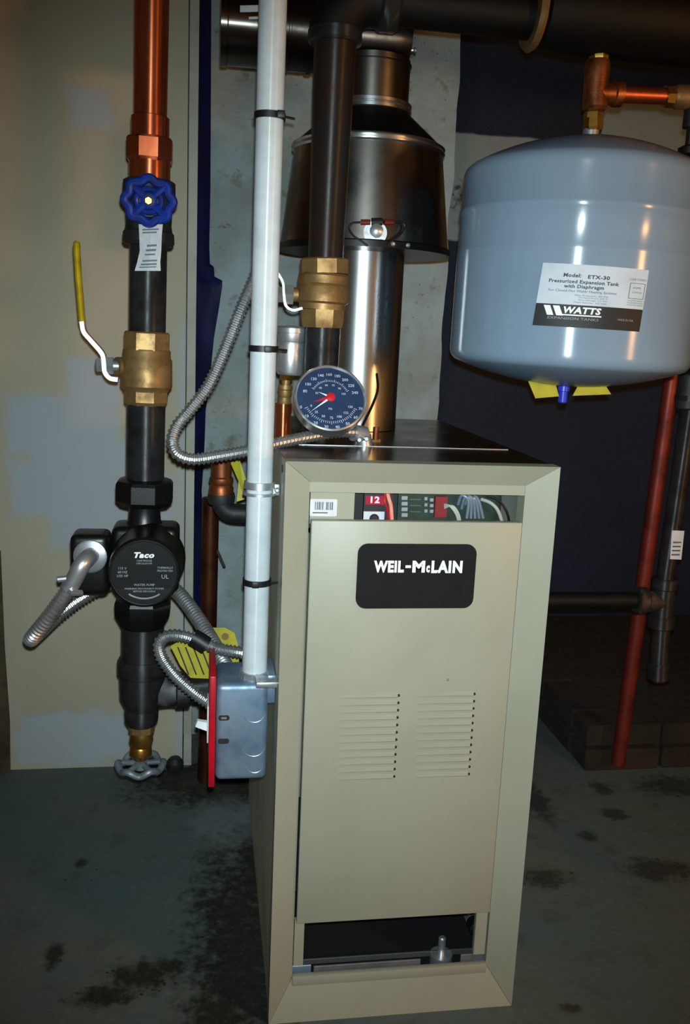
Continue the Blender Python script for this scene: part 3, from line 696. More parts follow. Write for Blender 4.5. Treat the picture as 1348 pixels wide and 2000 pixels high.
# ------------------------------------------------------------------ switch box
a = at(420, 1530, .045); b = at(526, 1338, .045)
x0, x1, zb0, zb1 = a.x, b.x, a.z, b.z
SB = thing('switch_box', ((x0+x1)/2, .09, zb0), 'galvanised electrical box with red switch plate beside boiler base', 'switch box')
box('box_body', (x0, .05, zb0), (x1, .145, zb1), 'boxmetal', SB, .009, 4)
bb = frame(((x0+x1)/2, .05, (zb0+zb1)/2), (1, 0, 0), (0, 0, 1))
bw, bh = x1-x0, zb1-zb0
for dx, dz, r in ((.018, .032, .016), (.018, -.02, .017), (.02, -.05, .013)):
    P = [bb(dx+r*math.cos(t), dz+r*math.sin(t), .0) for t in [math.radians(200+i*150/12) for i in range(13)]]
    tube('knockout_ring', P, .0007, 'steel', SB, 6)
for dx, dz in ((-.026, .024), (-.026, -.012)):
    flat('slot', bb, [(dx+x, dz+y) for x, y in rrect(.016, .008, .0035)], 'dark', SB, -.0004, .0008)
flat('slot_tab', bb, [(-.026+x, .024+y) for x, y in rrect(.008, .003, .0012)], 'steel', SB, .0004, .0006)
rp = box('red_plate', (x0-.010, .03, at(412, 1538, .03).z), (x0-.001, .16, at(412, 1322, .03).z), 'red', SB, .0015)
box('switch_surround', (x0-.0125, .07, at(400, 1452, .07).z), (x0-.010, .12, at(400, 1380, .07).z), 'paper', SB, .001)
t0 = at(404, 1418, .085)
tube('toggle', [Vector((x0-.011, .09, t0.z-.002)), Vector((x0-.028, .088, t0.z+.004))], lambda i: .0065-i*.0015, 'white', SB, sect=[(-.7, -1), (.7, -1), (.7, 1), (-.7, 1)])
box('mount_plate', (x1-.002, .05, zb1-.03), (-.0005, .12, zb1+.012), 'boxmetal', SB, .001)
cc = wx(1322)
lathe('connector_nut', [(0, wr+.005), (.008, wr+.005), (.01, wr+.002)], (cc.x, cc.y+.0, zb1-.001), (0, 0, 1), 'steel', SB, 8, 0, 20)
box('clamp', (x1-.02, .03, zb1+.001), (x1+.012, .06, zb1+.010), 'steel', SB, .002)

# ------------------------------------------------------------------ return leg on the left
LY = .30
def lx(y): return 297-22*y/1490
def L(prof): return [(lx(y), y, r) for y, r in prof]
pipe_px('copper_pipe', L([(-590, 34), (232, 33.5)]), LY, 'copper', 'large shiny copper pipe dropping down the left wall')
AD = thing('copper_adapter', at(lx(355), 355, LY), 'copper threaded adapter at the foot of large copper pipe', 'pipe fitting')
plathe('sleeve', L([(228, 34), (230, 37), (275, 37)]), LY, 'copper', AD, 36); plathe('hex_collar', L([(270, 43), (275, 47), (312, 47), (318, 42)]), LY, 'copper', AD, 8, .5, 20); plathe('lower_sleeve', L([(316, 40), (356, 40)]), LY, 'copper', AD, 36)
GV = thing('flow_valve', at(lx(480), 480, LY), 'black iron valve with scalloped blue handwheel under copper adapter', 'valve')
plathe('body', L([(352, 44), (356, 50), (385, 51), (392, 46), (440, 44), (452, 46)]), LY, 'cast', GV, 36)
plathe('collar', L([(450, 44), (456, 49), (474, 50), (480, 46)]), LY, 'cast', GV, 36)
hc = at(291, 392, LY-.07); fh = frame(hc, (1, 0, 0), (0, -.12, 1), Vector((0, -1, -.12)).normalized()); hk = mpp(hc)
cyl('bonnet', at(290, 400, LY-.03), at(291, 396, LY-.055), .02, 'cast', GV, 20); cyl('stem', at(290, 396, LY-.05), hc, .007, 'brass', GV, 14)
hr = 43.5*hk; N = 96
P = [fh(hr*(1+.075*math.cos(8*t))*math.cos(t), hr*.9*(1+.075*math.cos(8*t))*math.sin(t)) for t in [2*math.pi*i/N for i in range(N)]]
hw = tube('handwheel', P, .0068, 'blue', GV, 10, close=True)
for i in range(4):
    t = math.pi/4+i*math.pi/2; tube('spoke', [fh(.006*math.cos(t), .006*math.sin(t)), fh(hr*.5*math.cos(t), hr*.45*math.sin(t), .004), fh(hr*.97*math.cos(t), hr*.87*math.sin(t), 0)], .0062, 'blue', hw, 8)
lathe('hub', [(-.004, .012), (.006, .012), (.008, .009)], hc, fh(0, 0, 1)-hc, 'blue', hw, 20)
P = [fh(hr*.55*math.cos(t), hr*.5*math.sin(t), .003) for t in [2*math.pi*i/32 for i in range(32)]]; tube('inner_ring', P, .004, 'blue', hw, 8, close=True)
lathe('nut', [(.008, .0065), (.013, .0065), (.014, .005)], hc, fh(0, 0, 1)-hc, 'brassb', GV, 6, 0, 20)
# tag hanging from handwheel
T = thing('paper_tag', at(290, 530, LY-.06), 'printed white paper tag hanging under the blue handwheel', 'tag')
prof = [(271, 438, 318), (272, 460, 316), (273, 490, 315), (268, 512, 313), (263, 529, 314)]
vs = []
for x0_, y_, x1_ in prof:
    for i in range(5): vs.append(at(x0_+(x1_-x0_)*i/4, y_, LY-.052+.006*math.sin(y_*.05)+.004*math.cos(i*1.5)))
fs = [(j*5+i, j*5+i+1, (j+1)*5+i+1, (j+1)*5+i) for j in range(4) for i in range(4)]
n0 = len(vs); vs += [v+Vector((0, .0008, 0)) for v in vs]; fs += [tuple(n0+k_ for k_ in f[::-1]) for f in fs]
put('card', vs, fs, 'paper', T)
for (x0_, y0_, x1_, y1_) in ((278, 447, 310, 450), (278, 453, 306, 456), (287, 478, 306, 482), (285, 487, 305, 491), (283, 496, 303, 499), (278, 508, 307, 511), (275, 515, 306, 518), (272, 521, 305, 523)):
    hexa('print_line', [at(x0_, y0_, LY-.060), at(x1_, y0_-1, LY-.060), at(x1_, y1_-1, LY-.060), at(x0_, y1_, LY-.060)], (0, .0004, 0), 'inkgrey', T)
pipe_px('iron_pipe', L([(479, 36), (649, 36)]), LY, 'iron', 'black iron pipe between blue handwheel valve and yellow lever valve')
BL = ball_valve('ball_valve', 'brass ball valve with long yellow lever on the left pipe', LY, L([(648, 43), (651, 46), (684, 46)]),
                L([(682, 44), (686, 46), (698, 46), (703, 49), (754, 50), (759, 46), (764, 44)]), L([(762, 44), (784, 44), (791, 39)]))
cyl('bonnet', at(246, 715, LY-.004), at(228, 715, LY-.012), .014, 'brass', BL, 16); cyl('stem', at(232, 715, LY-.01), at(190, 714, LY-.014), .008, 'steel', BL, 14)
lathe('stem_nut', [(0, .0145), (.011, .0145), (.013, .010)], at(222, 714, LY-.012), (-1, 0, -.03), 'steel', BL, 6, 0, 20); lathe('stem_nut', [(0, .0115), (.009, .0115), (.011, .008)], at(201, 713, LY-.012), (-1, 0, -.03), 'steel', BL, 6, 0, 20)
sec = [(-.22, -1), (.22, -1), (.22, 1), (-.22, 1)]
lp = [at(x, y, LY-.016) for x, y in ((231, 741), (216, 738), (206, 726), (204, 708), (200, 690), (178, 664), (165, 648), (161, 628))]
tube('lever', catmull(lp, 6), .011, 'chrome', BL, sect=[(-1, -.3), (-1, .3), (1, .3), (1, -.3)])
gp = [at(x, y, LY-.016) for x, y in ((161, 634), (158, 600), (153, 540), (150, 490), (150, 476), (151, 471))]
tube('grip', gp, lambda i: .0085 if i < 5 else .005, 'yellow', BL, sect=[(a_*1.25, b_*.62) for a_, b_ in [(math.cos(t), math.sin(t)) for t in [2*math.pi*i/14 for i in range(14)]]])
pipe_px('iron_pipe', L([(790, 37), (936, 37)]), LY, 'iron', 'black iron pipe between yellow lever valve and circulator pump')
# circulator pump
PU = thing('circulator_pump', at(lx(1228), 1228, LY), 'black circulator pump with round printed motor face and junction box', 'pump')
plathe('flange', L([(934, 44), (938, 54), (944, 58), (976, 58), (986, 48)]), LY, 'black', PU, 8, .5, 25)
plathe('neck', L([(984, 32), (996, 30), (1015, 32), (1030, 38)]), LY, 'black', PU, 32)
a = at(218, 1160, LY-.03); b = at(350, 1030, LY-.03)
box('volute', (a.x, LY-.035, a.z), (b.x, LY+.035, b.z), 'black', PU, .012, 4)
mc = at(282, 1119, LY-.115); mk = mpp(mc); mr = 70*mk
lathe('motor_housing', [(0, mr*.9), (.006, mr), (.03, mr*1.02), (.085, mr*1.06), (.09, mr*1.1), (.1, mr*1.1)], mc, (0, 1, -.02), 'black', PU, 48)
fm = frame(mc, (1, 0, 0), (0, -.02, 1), Vector((0, -1, -.02)).normalized())
mf = flat('motor_face', fm, [(mr*.9*math.cos(2*math.pi*i/40), mr*.9*math.sin(2*math.pi*i/40)) for i in range(40)], 'motorface', PU, 0, .001)
P = [fm(mr*.93*math.cos(t), mr*.93*math.sin(t), .001) for t in [2*math.pi*i/48 for i in range(48)]]; tube('face_rim', P, .0012, 'blackplastic', PU, 6, close=True)
text('lettering', 'Taco', fm, mr*.55, mr*.17, 'white', mf, .05, .3, 0, mr*.52, .0014)
for s_, cx, cy, h in (('CARTRIDGE', 0, .36, .055), ('CIRCULATOR', 0, .28, .05), ('115 V', -.62, .14, .07), ('60 HZ', -.62, .03, .07), ('1/25 HP', -.62, -.08, .07), ('THERMALLY', .60, .16, .055), ('PROTECTED', .60, .07, .055), ('UL', .60, -.10, .12), ('WATER PUMP', 0, -.34, .065), ('WARNING DISCONNECT POWER', 0, -.45, .05), ('BEFORE SERVICING', 0, -.53, .05)):
    text('print_line', s_, fm, None, mr*h, 'greyprint', mf, .01, 0, cx*mr*.95, cy*mr, .0014)
tube('print_arc', [fm(mr*.74*math.cos(math.radians(t)), mr*.74*math.sin(math.radians(t)), .0014) for t in range(235, 306, 5)], .0014, 'greyprint', mf, 6)
plathe('union_nut', L([(1168, 54), (1174, 57), (1196, 56), (1212, 47), (1226, 40)]), LY, 'black', PU, 8, .5, 25)
a = at(137, 1165, LY-.06); b = at(212, 1046, LY-.06)
jb = box('junction_box', (a.x, LY-.06, a.z), (b.x, LY+.0, b.z), 'black', PU, .011, 4)
# conduit elbow at junction box and looping conduit
CE = thing('conduit_connector', at(160, 1150, LY-.08), 'bright zinc elbow connector on the pump junction box', 'connector')
ep = catmull([at(178, 1085, LY-.062), at(172, 1090, LY-.085), at(160, 1103, LY-.098), at(146, 1130, LY-.098), at(134, 1150, LY-.096)], 6)
tube('elbow', ep, 17*mpp(at(160, 1100, .2)), 'steel', CE, 18); lathe('flange', [(0, .026), (.004, .026), (.006, .022)], at(177, 1086, LY-.06), (-.1, -1, 0), 'steel', CE, 24)
tube('clamp_band', [at(126, 1146, LY-.096), at(140, 1158, LY-.112), at(158, 1158, LY-.096)], .005, 'steel', CE, 8)
lathe('screw', [(0, .005), (.014, .005), (.015, .004)], at(132, 1130, LY-.1), (-1, 0, -.1), 'steel', CE, 10)
conduit('flexible_conduit', [at(142, 1138, LY-.096), at(120, 1172, LY-.094), at(90, 1212, LY-.088), at(66, 1242, LY-.07), at(62, 1248, LY-.03), at(78, 1234, LY+.01), at(110, 1205, LY+.04), at(160, 1168, LY+.06), at(225, 1135, LY+.07), at(300, 1130, LY+.06), at(345, 1155, LY+.04), at(385, 1206, LY-.02), at(420, 1262, LY-.08), at(445, 1310, LY-.14), at(456, 1345, LY-.18)], 29,
        'armoured flexible conduit looping out from the pump junction box')
conduit('flexible_conduit', [at(500, 1280, .14), at(468, 1274, .14), at(430, 1268, .15), at(395, 1255, .16), at(355, 1242, .165), at(325, 1243, .17), at(311, 1258, .17), at(316, 1284, .165), at(340, 1318, .155), at(375, 1350, .145), at(403, 1370, .14), at(432, 1388, .13)], 25,
        'armoured flexible conduit bent in a hairpin over yellow card')
tp_ = thing('tape_wrap', at(388, 1262, .16), 'black tape wrapped where two flexible conduits cross', 'tape')
tube('wrap', catmull([at(376, 1244, .16), at(390, 1252, .158), at(404, 1261, .156)], 4), .0135, 'blackplastic', tp_, 14)
# pipe and tee below pump
pipe_px('iron_pipe', L([(1222, 41), (1296, 41)]), LY, 'iron', 'short black iron nipple between circulator pump and tee')
TE = thing('pipe_tee', at(lx(1415), 1415, LY), 'black iron tee under circulator pump with side outlet to boiler', 'pipe tee')
plathe('collar', L([(1284, 44), (1290, 48), (1312, 48), (1318, 44)]), LY, 'iron', TE, 36); plathe('body', L([(1316, 44), (1360, 42), (1378, 33), (1384, 31)]), LY, 'iron', TE, 36); plathe('collar', L([(1380, 30), (1386, 33), (1406, 32), (1414, 27)]), LY, 'iron', TE, 32)
tc = at(lx(1352), 1352, LY); od = Vector((1, .12, 0)).normalized(); tk = mpp(tc)
lathe('outlet', [(0, .028), (.045, .026), (.055, .027), (.057, .031), (.078, .031), (.08, .027)], tc, od, 'iron', TE, 32)
rt = cyl('return_pipe', tc+od*.078, Vector((.004, tc.y+.12*.2, tc.z)), .0235, 'iron', None, 24); tag(rt, 'black iron return pipe from tee into the boiler side', 'pipe')
DV = thing('drain_valve', at(274, 1505, LY), 'brass drain valve with grey handwheel at the foot of left pipe', 'valve')
plathe('hex', [(277, 1410, 25), (277, 1428, 25)], LY, 'brass', DV, 8, 0, 20); plathe('body', [(277, 1426, 20), (277, 1434, 22), (276, 1446, 23), (276, 1456, 19), (275, 1460, 21), (275, 1472, 22), (274, 1482, 14)], LY, 'brassb', DV, 28)
wc = at(275, 1494, LY); wk = mpp(wc); fwv = frame(wc, (1, 0, 0), (0, 1, 0)); wr2 = 42*wk
cyl('stem', at(275, 1478, LY), wc, .007, 'brass', DV, 12)
P = [fwv(wr2*(1+.05*math.cos(6*t))*math.cos(t), wr2*(1+.05*math.cos(6*t))*math.sin(t), .004*math.cos(6*t)) for t in [2*math.pi*i/72 for i in range(72)]]
hw2 = tube('handwheel', P, .0058, 'wheelgrey', DV, 10, close=True)
for i in range(5):
    t = .3+i*2*math.pi/5; tube('spoke', [fwv(0, 0, .004), fwv(wr2*.95*math.cos(t), wr2*.95*math.sin(t), 0)], .0048, 'wheelgrey', hw2, 8)
lathe('hub', [(-.006, .011), (.006, .011)], wc, (0, 0, 1), 'wheelgrey', hw2, 16)

# copper fittings behind the white pipe
cp_ = plathe('copper_drop_pipe', [(412, 972, 16), (406, 1240, 16), (401, 1536, 16)], .74, 'copperdark', None, 28); tag(cp_, 'tarnished brown copper pipe running down behind the conduits', 'pipe')
CA = thing('pipe_elbow', at(432, 1018, .42), 'dark grey iron elbow with copper adapter behind white pipe', 'pipe elbow')
plathe('copper_adapter', [(433, 893, 20), (433, 930, 20), (433, 933, 23), (432, 940, 24), (432, 946, 21), (432, 952, 24), (432, 966, 24)], .42, 'copperdull', CA, 32)
plathe('collar', [(432, 964, 26), (432, 972, 27), (433, 982, 25)], .42, 'cast', CA, 28)
tube('bend', catmull([at(433, 976, .42), at(436, 990, .42), at(448, 1000, .42), at(470, 1003, .42), Vector((.003, .42, at(470, 1003, .42).z))], 6), 19*mpp(at(440, 990, .42)), 'cast', CA, 24)
ty = hexa('yellow_tag', [at(450, 903, .41), at(468, 898, .40), at(482, 940, .40), at(478, 975, .40), at(462, 980, .40), at(466, 940, .405)], (0, .001, 0), 'yellowcard'); tag(ty, 'narrow yellow tag hanging beside the copper adapter', 'tag')
tag(hexa('tie_strip', [at(418, 1066, .73), at(428, 1078, .73), at(441, 1108, .73), at(436, 1108, .73)], (0, .008, 0), 'blackplastic'), 'small black pointed strip on the tarnished copper pipe', 'strip')
# yellow card with printed lines
YC = thing('warning_card', at(400, 1330, .27), 'yellow printed card tucked behind the flexible conduits', 'card')
cardp = [(333, 1262), (372, 1240), (398, 1226), (440, 1226), (458, 1236), (466, 1262), (467, 1300), (461, 1328), (372, 1324), (352, 1300)]
hexa('card', [at(x, y, .27) for x, y in cardp], (0, .0012, 0), 'yellowcard', YC)
for i in range(7):
    x = 346+i*15; hexa('print_line', [at(x, 1264, .2692), at(x+3, 1264, .2692), at(x+24, 1318, .2692), at(x+21, 1318, .2692)], (0, .0004, 0), 'ink', YC)
lathe('eyelet', [(0, .006), (.001, .006), (.001, .004)], at(440, 1243, .2685), (0, -1, 0), 'brass', YC, 16)

# ------------------------------------------------------------------ expansion tank
TY = .25
pa = at(1153, 272, TY); pb_ = at(1102, 754, TY); ax = (pb_-pa).normalized()      # downwards
tk_ = mpp(at(1110, 500, TY)); TR = 234*tk_
EX = thing('expansion_tank', pb_, 'large grey-blue enamelled expansion tank hanging below the header', 'tank')
def tline(y): return (at(1153-(y-272)*51/482, y, TY)-pa).dot(ax)
def head(slope, kr, n_=12):                     # (height from pole, radius) of a dished end, pole first
    sl = math.radians(slope); Re = TR-kr*(1-math.sin(sl)); hp_ = Re*math.tan(sl)/2
    pr = [(hp_*(i/n_)**2, Re*i/n_) for i in range(n_+1)]
    for i in range(1, 7):
        a = sl+(math.pi/2-sl)*i/6; pr.append((hp_+kr*(math.cos(sl)-math.cos(a)), TR-kr*(1-math.sin(a))))
    return pr
prof = head(28, .022)
t1 = tline(425); t2 = tline(437); t3 = tline(505); LT = (pb_-pa).length
prof += [(t1-.002, TR), (t1, TR+.0016), (t1+.004, TR+.0022), (t2, TR+.0016), (t2+.002, TR), (t3-.003, TR), (t3, TR+.0010), (t3+.003, TR+.0008)]
prof += [(LT-h_, r_2) for h_, r_2 in head(20, .02)[::-1]]
tb = LT-.05
body = lathe('shell', prof, pa, ax, 'tank', EX, 96, ang=60)
cyl('nipple', pa-ax*.022, pa+ax*.01, .0125, 'steel', EX, 20)
# curved label
u_, v_, w_ = basis(ax)                         # u towards camera side
def azim(p):
    d = p-pa; return math.atan2(d.dot(v_), d.dot(u_)), d.dot(ax)
def hit(x, y, R_):
    d = ray(x, y); o = CAM-pa; dp = d-ax*d.dot(ax); op = o-ax*o.dot(ax)
    A = dp.dot(dp); Bq = 2*dp.dot(op); Cq = op.dot(op)-R_*R_; t = (-Bq-math.sqrt(Bq*Bq-4*A*Cq))/(2*A); return CAM+d*t
TRL = TR+.0016
c4 = [azim(hit(x, y, TRL)) for x, y in ((1061, 513), (1268, 528), (1249, 648), (1040, 635))]
def lab(s, t, off=0):                           # s,t in 0..1 over label -> point on tank
    (a0, h0), (a1, h1), (a2, h2), (a3, h3) = c4
    a = (a0*(1-s)+a1*s)*(1-t)+(a3*(1-s)+a2*s)*t; h = (h0*(1-s)+h1*s)*(1-t)+(h3*(1-s)+h2*s)*t
    return pa+ax*h+(u_*math.cos(a)+v_*math.sin(a))*(TRL+off)
def lpatch(name, s0, s1, t0_, t1_, m, par, off, n_=20):
    vs = [lab(s0+(s1-s0)*i/n_, t, off) for t in (t0_, t1_) for i in range(n_+1)]
    return put(name, vs, [(i, i+1, n_+2+i, n_+1+i) for i in range(n_)], m, par)
LB = lpatch('label', 0, 1, 0, .64, 'foil', EX, 0); LK = lpatch('label_band', 0, 1, .64, 1, 'labelblack', EX, 0)
asp = 208/122
def ltext(s, sc_, tc_, w, h, m, par, bold=0, shear=0):
    vs, fs, _ = glyphs(s, bold, shear); put('lettering', [lab(sc_+x*w, tc_-y*h, .0005) for x, y in vs], fs, m, par, smooth=False)
ltext('Model:', .29, .175, .16, .062, 'ink', LB, .03); ltext('ETX-30', .53, .185, .20, .062, 'ink', LB, .03)
ltext('Pressurized Expansion Tank', .405, .28, .64, .075, 'ink', LB, .025); ltext('with Diaphragm', .41, .355, .36, .075, 'ink', LB, .025)
ltext('For Closed Hot Water Heating Systems', .405, .425, .62, .05, 'inkgrey', LB, .01)
for i, (s0, s1) in enumerate(((.34, .64), (.38, .64), (.38, .64), (.34, .64))): ltext(('Max Pressure  60 PSI', 'Temperature 240 F', 'Pre-charge 12 PSI', 'Total Volume   4.5 GAL')[i], (s0+s1)/2, .485+i*.037, s1-s0, .026, 'inkgrey', LB)
ltext('CERTIFIED', .905, .17, .17, .032, 'inkgrey', LB)
for (s0, s1, a_, b_) in ((.83, .985, .225, .233), (.83, .985, .47, .478), (.83, .836, .225, .478), (.979, .985, .225, .478)): lpatch('label_rule', s0, s1, a_, b_, 'inkgrey', LB, .0004, 4)
ltext('ASME', .905, .30, .08, .03, 'inkgrey', LB); ltext('COMPLIES', .91, .375, .10, .025, 'inkgrey', LB)
for i in range(3): ltext('PATENTED DESIGN', .91, .51+i*.035, .16, .02, 'inkgrey', LB)
ltext('WATTS', .43, .725, .34, .11, 'white', LK, .04, .12); ltext('EXPANSION TANKS', .36, .86, .46, .04, 'greyprint', LK); ltext('MADE IN USA', .84, .83, .15, .035, 'greyprint', LK)
lpatch('label_rule', .25, .61, .795, .815, 'white', LK, .0004, 8)
for i in range(2):
    s0 = .075+i*.085; vs = [lab(s0, .665, .0005), lab(s0+.06, .665, .0005), lab(s0+.105, .82, .0005), lab(s0+.045, .82, .0005)]; put('emblem', vs, [(0, 1, 2, 3)], 'white', LK, smooth=False)
# air valve and yellow card underneath
vb = pa+ax*(tb+.05)
lathe('valve_cap', [(-.004, .010), (.008, .010), (.009, .008), (.026, .0075), (.028, .005)], vb, ax, 'bluecap', EX, 16)
YT = thing('yellow_tag', vb+ax*.004, 'folded yellow warning tag around blue valve cap under the tank', 'tag')
vy = vb.y-.02
for pts in (((1031, 742), (1060, 748), (1086, 752), (1092, 774), (1046, 778)), ((1130, 752), (1160, 740), (1176, 742), (1194, 770), (1119, 773))):
    hexa('card', [at(x, y, vy) for x, y in pts], (0, .0012, 0), 'yellowcard', YT)
# brass fittings above the tank
TF = thing('brass_nipple', at(1157, 256, TY), 'bright brass hex nipple screwed on top of expansion tank', 'pipe fitting')
plathe('hex', [(1160, 216, 17), (1160, 221, 19), (1159, 232, 19)], TY, 'brassb', TF, 6, 0, 20); plathe('lower_hex', [(1159, 232, 20), (1158, 250, 21), (1158, 256, 18)], TY, 'brassb', TF, 8, 0, 20)
TT = thing('bronze_tee', at(1160, 214, TY), 'cast bronze tee above expansion tank with branch to copper pipe', 'pipe tee')
plathe('body', [(1168, 118, 22), (1168, 124, 24), (1166, 140, 25), (1165, 160, 24), (1162, 200, 24), (1161, 210, 24), (1161, 216, 20)], TY, 'bronze', TT, 32)
plathe('top_nipple', [(1170, 96, 20), (1170, 104, 21), (1170, 118, 19)], TY, 'brassb', TT, 8, 0, 20)
tq = at(1165, 182, TY); bd = (at(1300, 188, TY)-tq).normalized()
lathe('branch', [(0, .019), (.026, .016), (.028, .019), (.040, .019), (.042, .014)], tq, bd, 'bronze', TT, 28)
cpx = cyl('copper_branch', tq+bd*.038, at(1304, 188, TY), .0125, 'copperx', None, 24); tag(cpx, 'horizontal copper pipe branching off the bronze tee', 'pipe')
BVv = thing('brass_valve', at(1330, 205, TY), 'brass valve body at the end of copper branch pipe', 'valve')
b0 = at(1298, 188, TY); lathe('nut', [(0, .016), (.012, .018), (.014, .016)], b0, bd, 'brassb', BVv, 8, 0, 20); lathe('body', [(.014, .014), (.02, .018), (.06, .019), (.10, .018)], b0, bd, 'brass', BVv, 24)
cyl('drain_stub', b0+bd*.05, b0+bd*.05+Vector((0, 0, -.045)), .013, 'cast', BVv, 16)
kb = at(1345, 292, TY); lathe('knob', [(0, .012), (.004, .02), (.014, .02), (.018, .012)], kb+Vector((.004, 0, -.012)), (0, 0, 1), 'blackplastic', BVv, 20)
cyl('knob_stem', kb, b0+bd*.05+Vector((0, 0, -.03)), .006, 'blackplastic', BVv, 10)

# ------------------------------------------------------------------ right-hand pipes
RPY = .70
a = at(1430, -100, RPY); b = at(1207, 1492, RPY); rpipe = cyl('red_pipe', b, a, 14.5*mpp(at(1260, 1100, RPY)), 'redcopper', None, 24); tag(rpipe, 'reddish copper pipe leaning down to the floor behind tank', 'pipe')
GY = .42
ga = at(1300, 1172, GY); gb = at(1362, 640, GY)
gk = mpp(ga)
gp_ = cyl('gas_pipe', at(1298, 1140, GY), at(1441, 160, GY), 17*gk, 'iron', None, 24); tag(gp_, 'black iron gas pipe standing right of the boiler', 'pipe')
gw = thing('wrapped_joint', at(1335, 800, GY), 'black pipe coupling at the head of gas pipe', 'coupling')
cyl('sleeve', at(1352, 730, GY), at(1343, 800, GY), 24*gk, 'cast', gw, 20, ch=.003); cyl('band', at(1347, 772, GY), at(1346, 782, GY), 26*gk, 'iron', gw, 20)
GT = thing('pipe_tee', at(1296, 1210, GY), 'galvanised gas tee joining horizontal and upright gas pipes', 'pipe tee')
cyl('body', at(1298, 1142, GY), at(1292, 1212, GY), 22*gk, 'iron', GT, 24); cyl('collar', at(1300, 1128, GY), at(1298, 1150, GY), 26*gk, 'iron', GT, 24, ch=.003); cyl('collar', at(1293, 1202, GY), at(1291, 1226, GY), 26*gk, 'iron', GT, 24, ch=.003)
cyl('branch', at(1296, 1174, GY), at(1250, 1173, GY), 21*gk, 'iron', GT, 24); cyl('collar', at(1262, 1173, GY), at(1240, 1172, GY), 26*gk, 'iron', GT, 24, ch=.003)
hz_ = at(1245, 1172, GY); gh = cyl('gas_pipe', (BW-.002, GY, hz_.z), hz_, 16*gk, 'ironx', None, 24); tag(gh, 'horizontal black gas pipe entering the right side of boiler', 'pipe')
DL = thing('capped_stub_pipe', at(1286, 1328, GY), 'short capped black pipe hanging under the gas tee', 'pipe')
cyl('pipe', at(1292, 1222, GY), at(1287, 1300, GY), 18*gk, 'iron', DL, 24); cyl('cap', at(1287.5, 1292, GY), at(1286, 1328, GY), 22*gk, 'iron', DL, 20, ch=.005)
tg = thing('pipe_label', at(1322, 1095, GY-.02), 'white printed label wrapped on the gas pipe', 'label')
q = [at(1313, 1036, GY-.018), at(1337, 1037, GY-.018), at(1331, 1093, GY-.018), at(1309, 1092, GY-.018)]
hexa('paper', q, (0, .0008, 0), 'paper', tg)
for i in range(4):
    y = 1058+i*8; hexa('print_line', [at(1315-i, y, GY-.0185), at(1331-i, y, GY-.0185), at(1331-i, y+3, GY-.0185), at(1315-i, y+3, GY-.0185)], (0, .0004, 0), 'inkgrey', tg)
# low brick plinth in the corner
PLx = atz(1148, 1513, 0); PX, PYy = PLx.x, max(PLx.y, .735)
PL = thing('brick_plinth', (PX+.4, PYy+.3, 0), 'low dark plinth of old bricks along the back wall', 'plinth')
box('core', (PX+.02, PYy+.02, 0), (PX+1.2, 1.61, .108), 'dirt', PL)
def brick(x, y, z, dx, dy):
    j = lambda: random.uniform(-.004, .004)
    box('brick', (x+j(), y+j(), z), (x+dx+j(), y+dy+j(), z+.054), 'brick', PL, .004, 1)
for row in range(2):
    for i in range(6): brick(PX+i*.2-(.09 if row else 0)+(.09 if row else 0), PYy-.0+row*.006, row*.06, .19, .09)
    for i in range(3 if row else 4): brick(PX, PYy+.1+i*.2, row*.06, .09, .19)
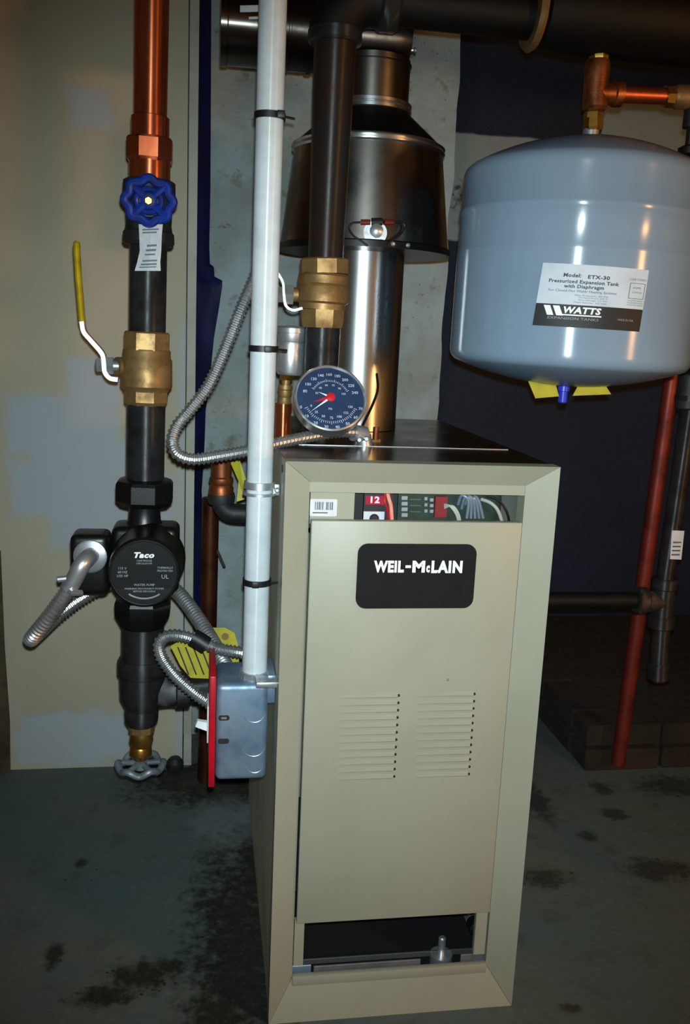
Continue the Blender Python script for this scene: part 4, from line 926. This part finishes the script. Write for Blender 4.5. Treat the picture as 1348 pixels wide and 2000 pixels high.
# dirt and crumbs
def mound(name, cx, cy, rx_, ry_, h, lab_):
    vs = [(cx, cy, h)]; fs = []; n_ = 40; rings = 6
    for j in range(1, rings+1):
        for i in range(n_):
            a = 2*math.pi*i/n_; t = j/rings; q = 1+.28*noise.noise(Vector((math.cos(a)*2.2, math.sin(a)*2.2, cx*9)))+.1*noise.noise(Vector((math.cos(a)*7, math.sin(a)*7, cy)))
            x = cx+rx_*t*q*math.cos(a); y = cy+ry_*t*q*math.sin(a)
            vs.append((x, y, .0006+h*(1-t*t)*(1+.6*noise.noise(Vector((x*40, y*40, 1))))))
    for i in range(n_): fs.append((0, 1+i, 1+(i+1) % n_))
    for j in range(rings-1):
        for i in range(n_): fs.append((1+j*n_+i, 1+j*n_+n_+i, 1+j*n_+n_+(i+1) % n_, 1+j*n_+(i+1) % n_))
    fs.append(tuple(1+(rings-1)*n_+i for i in range(n_)))
    o = put(name, vs, fs, 'dirt', None, ang=60); o['kind'] = 'stuff'; tag(o, lab_, 'dirt')
p = atz(430, 1528, 0); mound('dirt_patch', p.x, p.y+.02, .13, .075, .014, 'dark dirt where the slab is broken under the switch box')
vs = []; fs = []
for (x, y, rx_, ry_, n_) in ((290, 1905, 70, 26, 46), (205, 1948, 60, 18, 30), (470, 1850, 60, 140, 90), (498, 1680, 30, 40, 30), (1290, 1700, 55, 18, 26), (1310, 1535, 50, 16, 20), (1065, 1715, 35, 12, 14), (160, 1690, 120, 60, 6)):
    for _ in range(n_):
        p = atz(x+random.gauss(0, .5)*rx_, y+random.gauss(0, .5)*ry_, 0); s = random.uniform(.0012, .0045)
        if 0 - .004 < p.x < BW and p.y > -.004: continue
        if p.y > .8: continue
        i0 = len(vs); a0 = random.random()*6
        for k_ in range(5): vs.append(p+Vector((math.cos(a0+k_*1.257)*s*random.uniform(.6, 1.3), math.sin(a0+k_*1.257)*s*random.uniform(.6, 1.3), .0002)))
        vs.append(p+Vector((0, 0, s*.8))); fs += [(i0+k_, i0+(k_+1) % 5, i0+5) for k_ in range(5)]+[(i0+4, i0+3, i0+2, i0+1, i0)]
o = put('floor_crumbs', vs, fs, 'dirt', None, smooth=False); o['kind'] = 'stuff'; tag(o, 'scattered dark crumbs of dirt on the concrete floor', 'debris')
p = atz(342, 1503, 0); lathe('round_stone', [(0, .014), (.012, .02), (.026, .02), (.036, .012), (.038, 0)], (p.x, p.y-.012, 0), (0, 0, 1), 'cast', None, 16); o = bpy.data.objects['round_stone']; tag(o, 'small rounded dark lump on floor beside the trim board', 'stone')
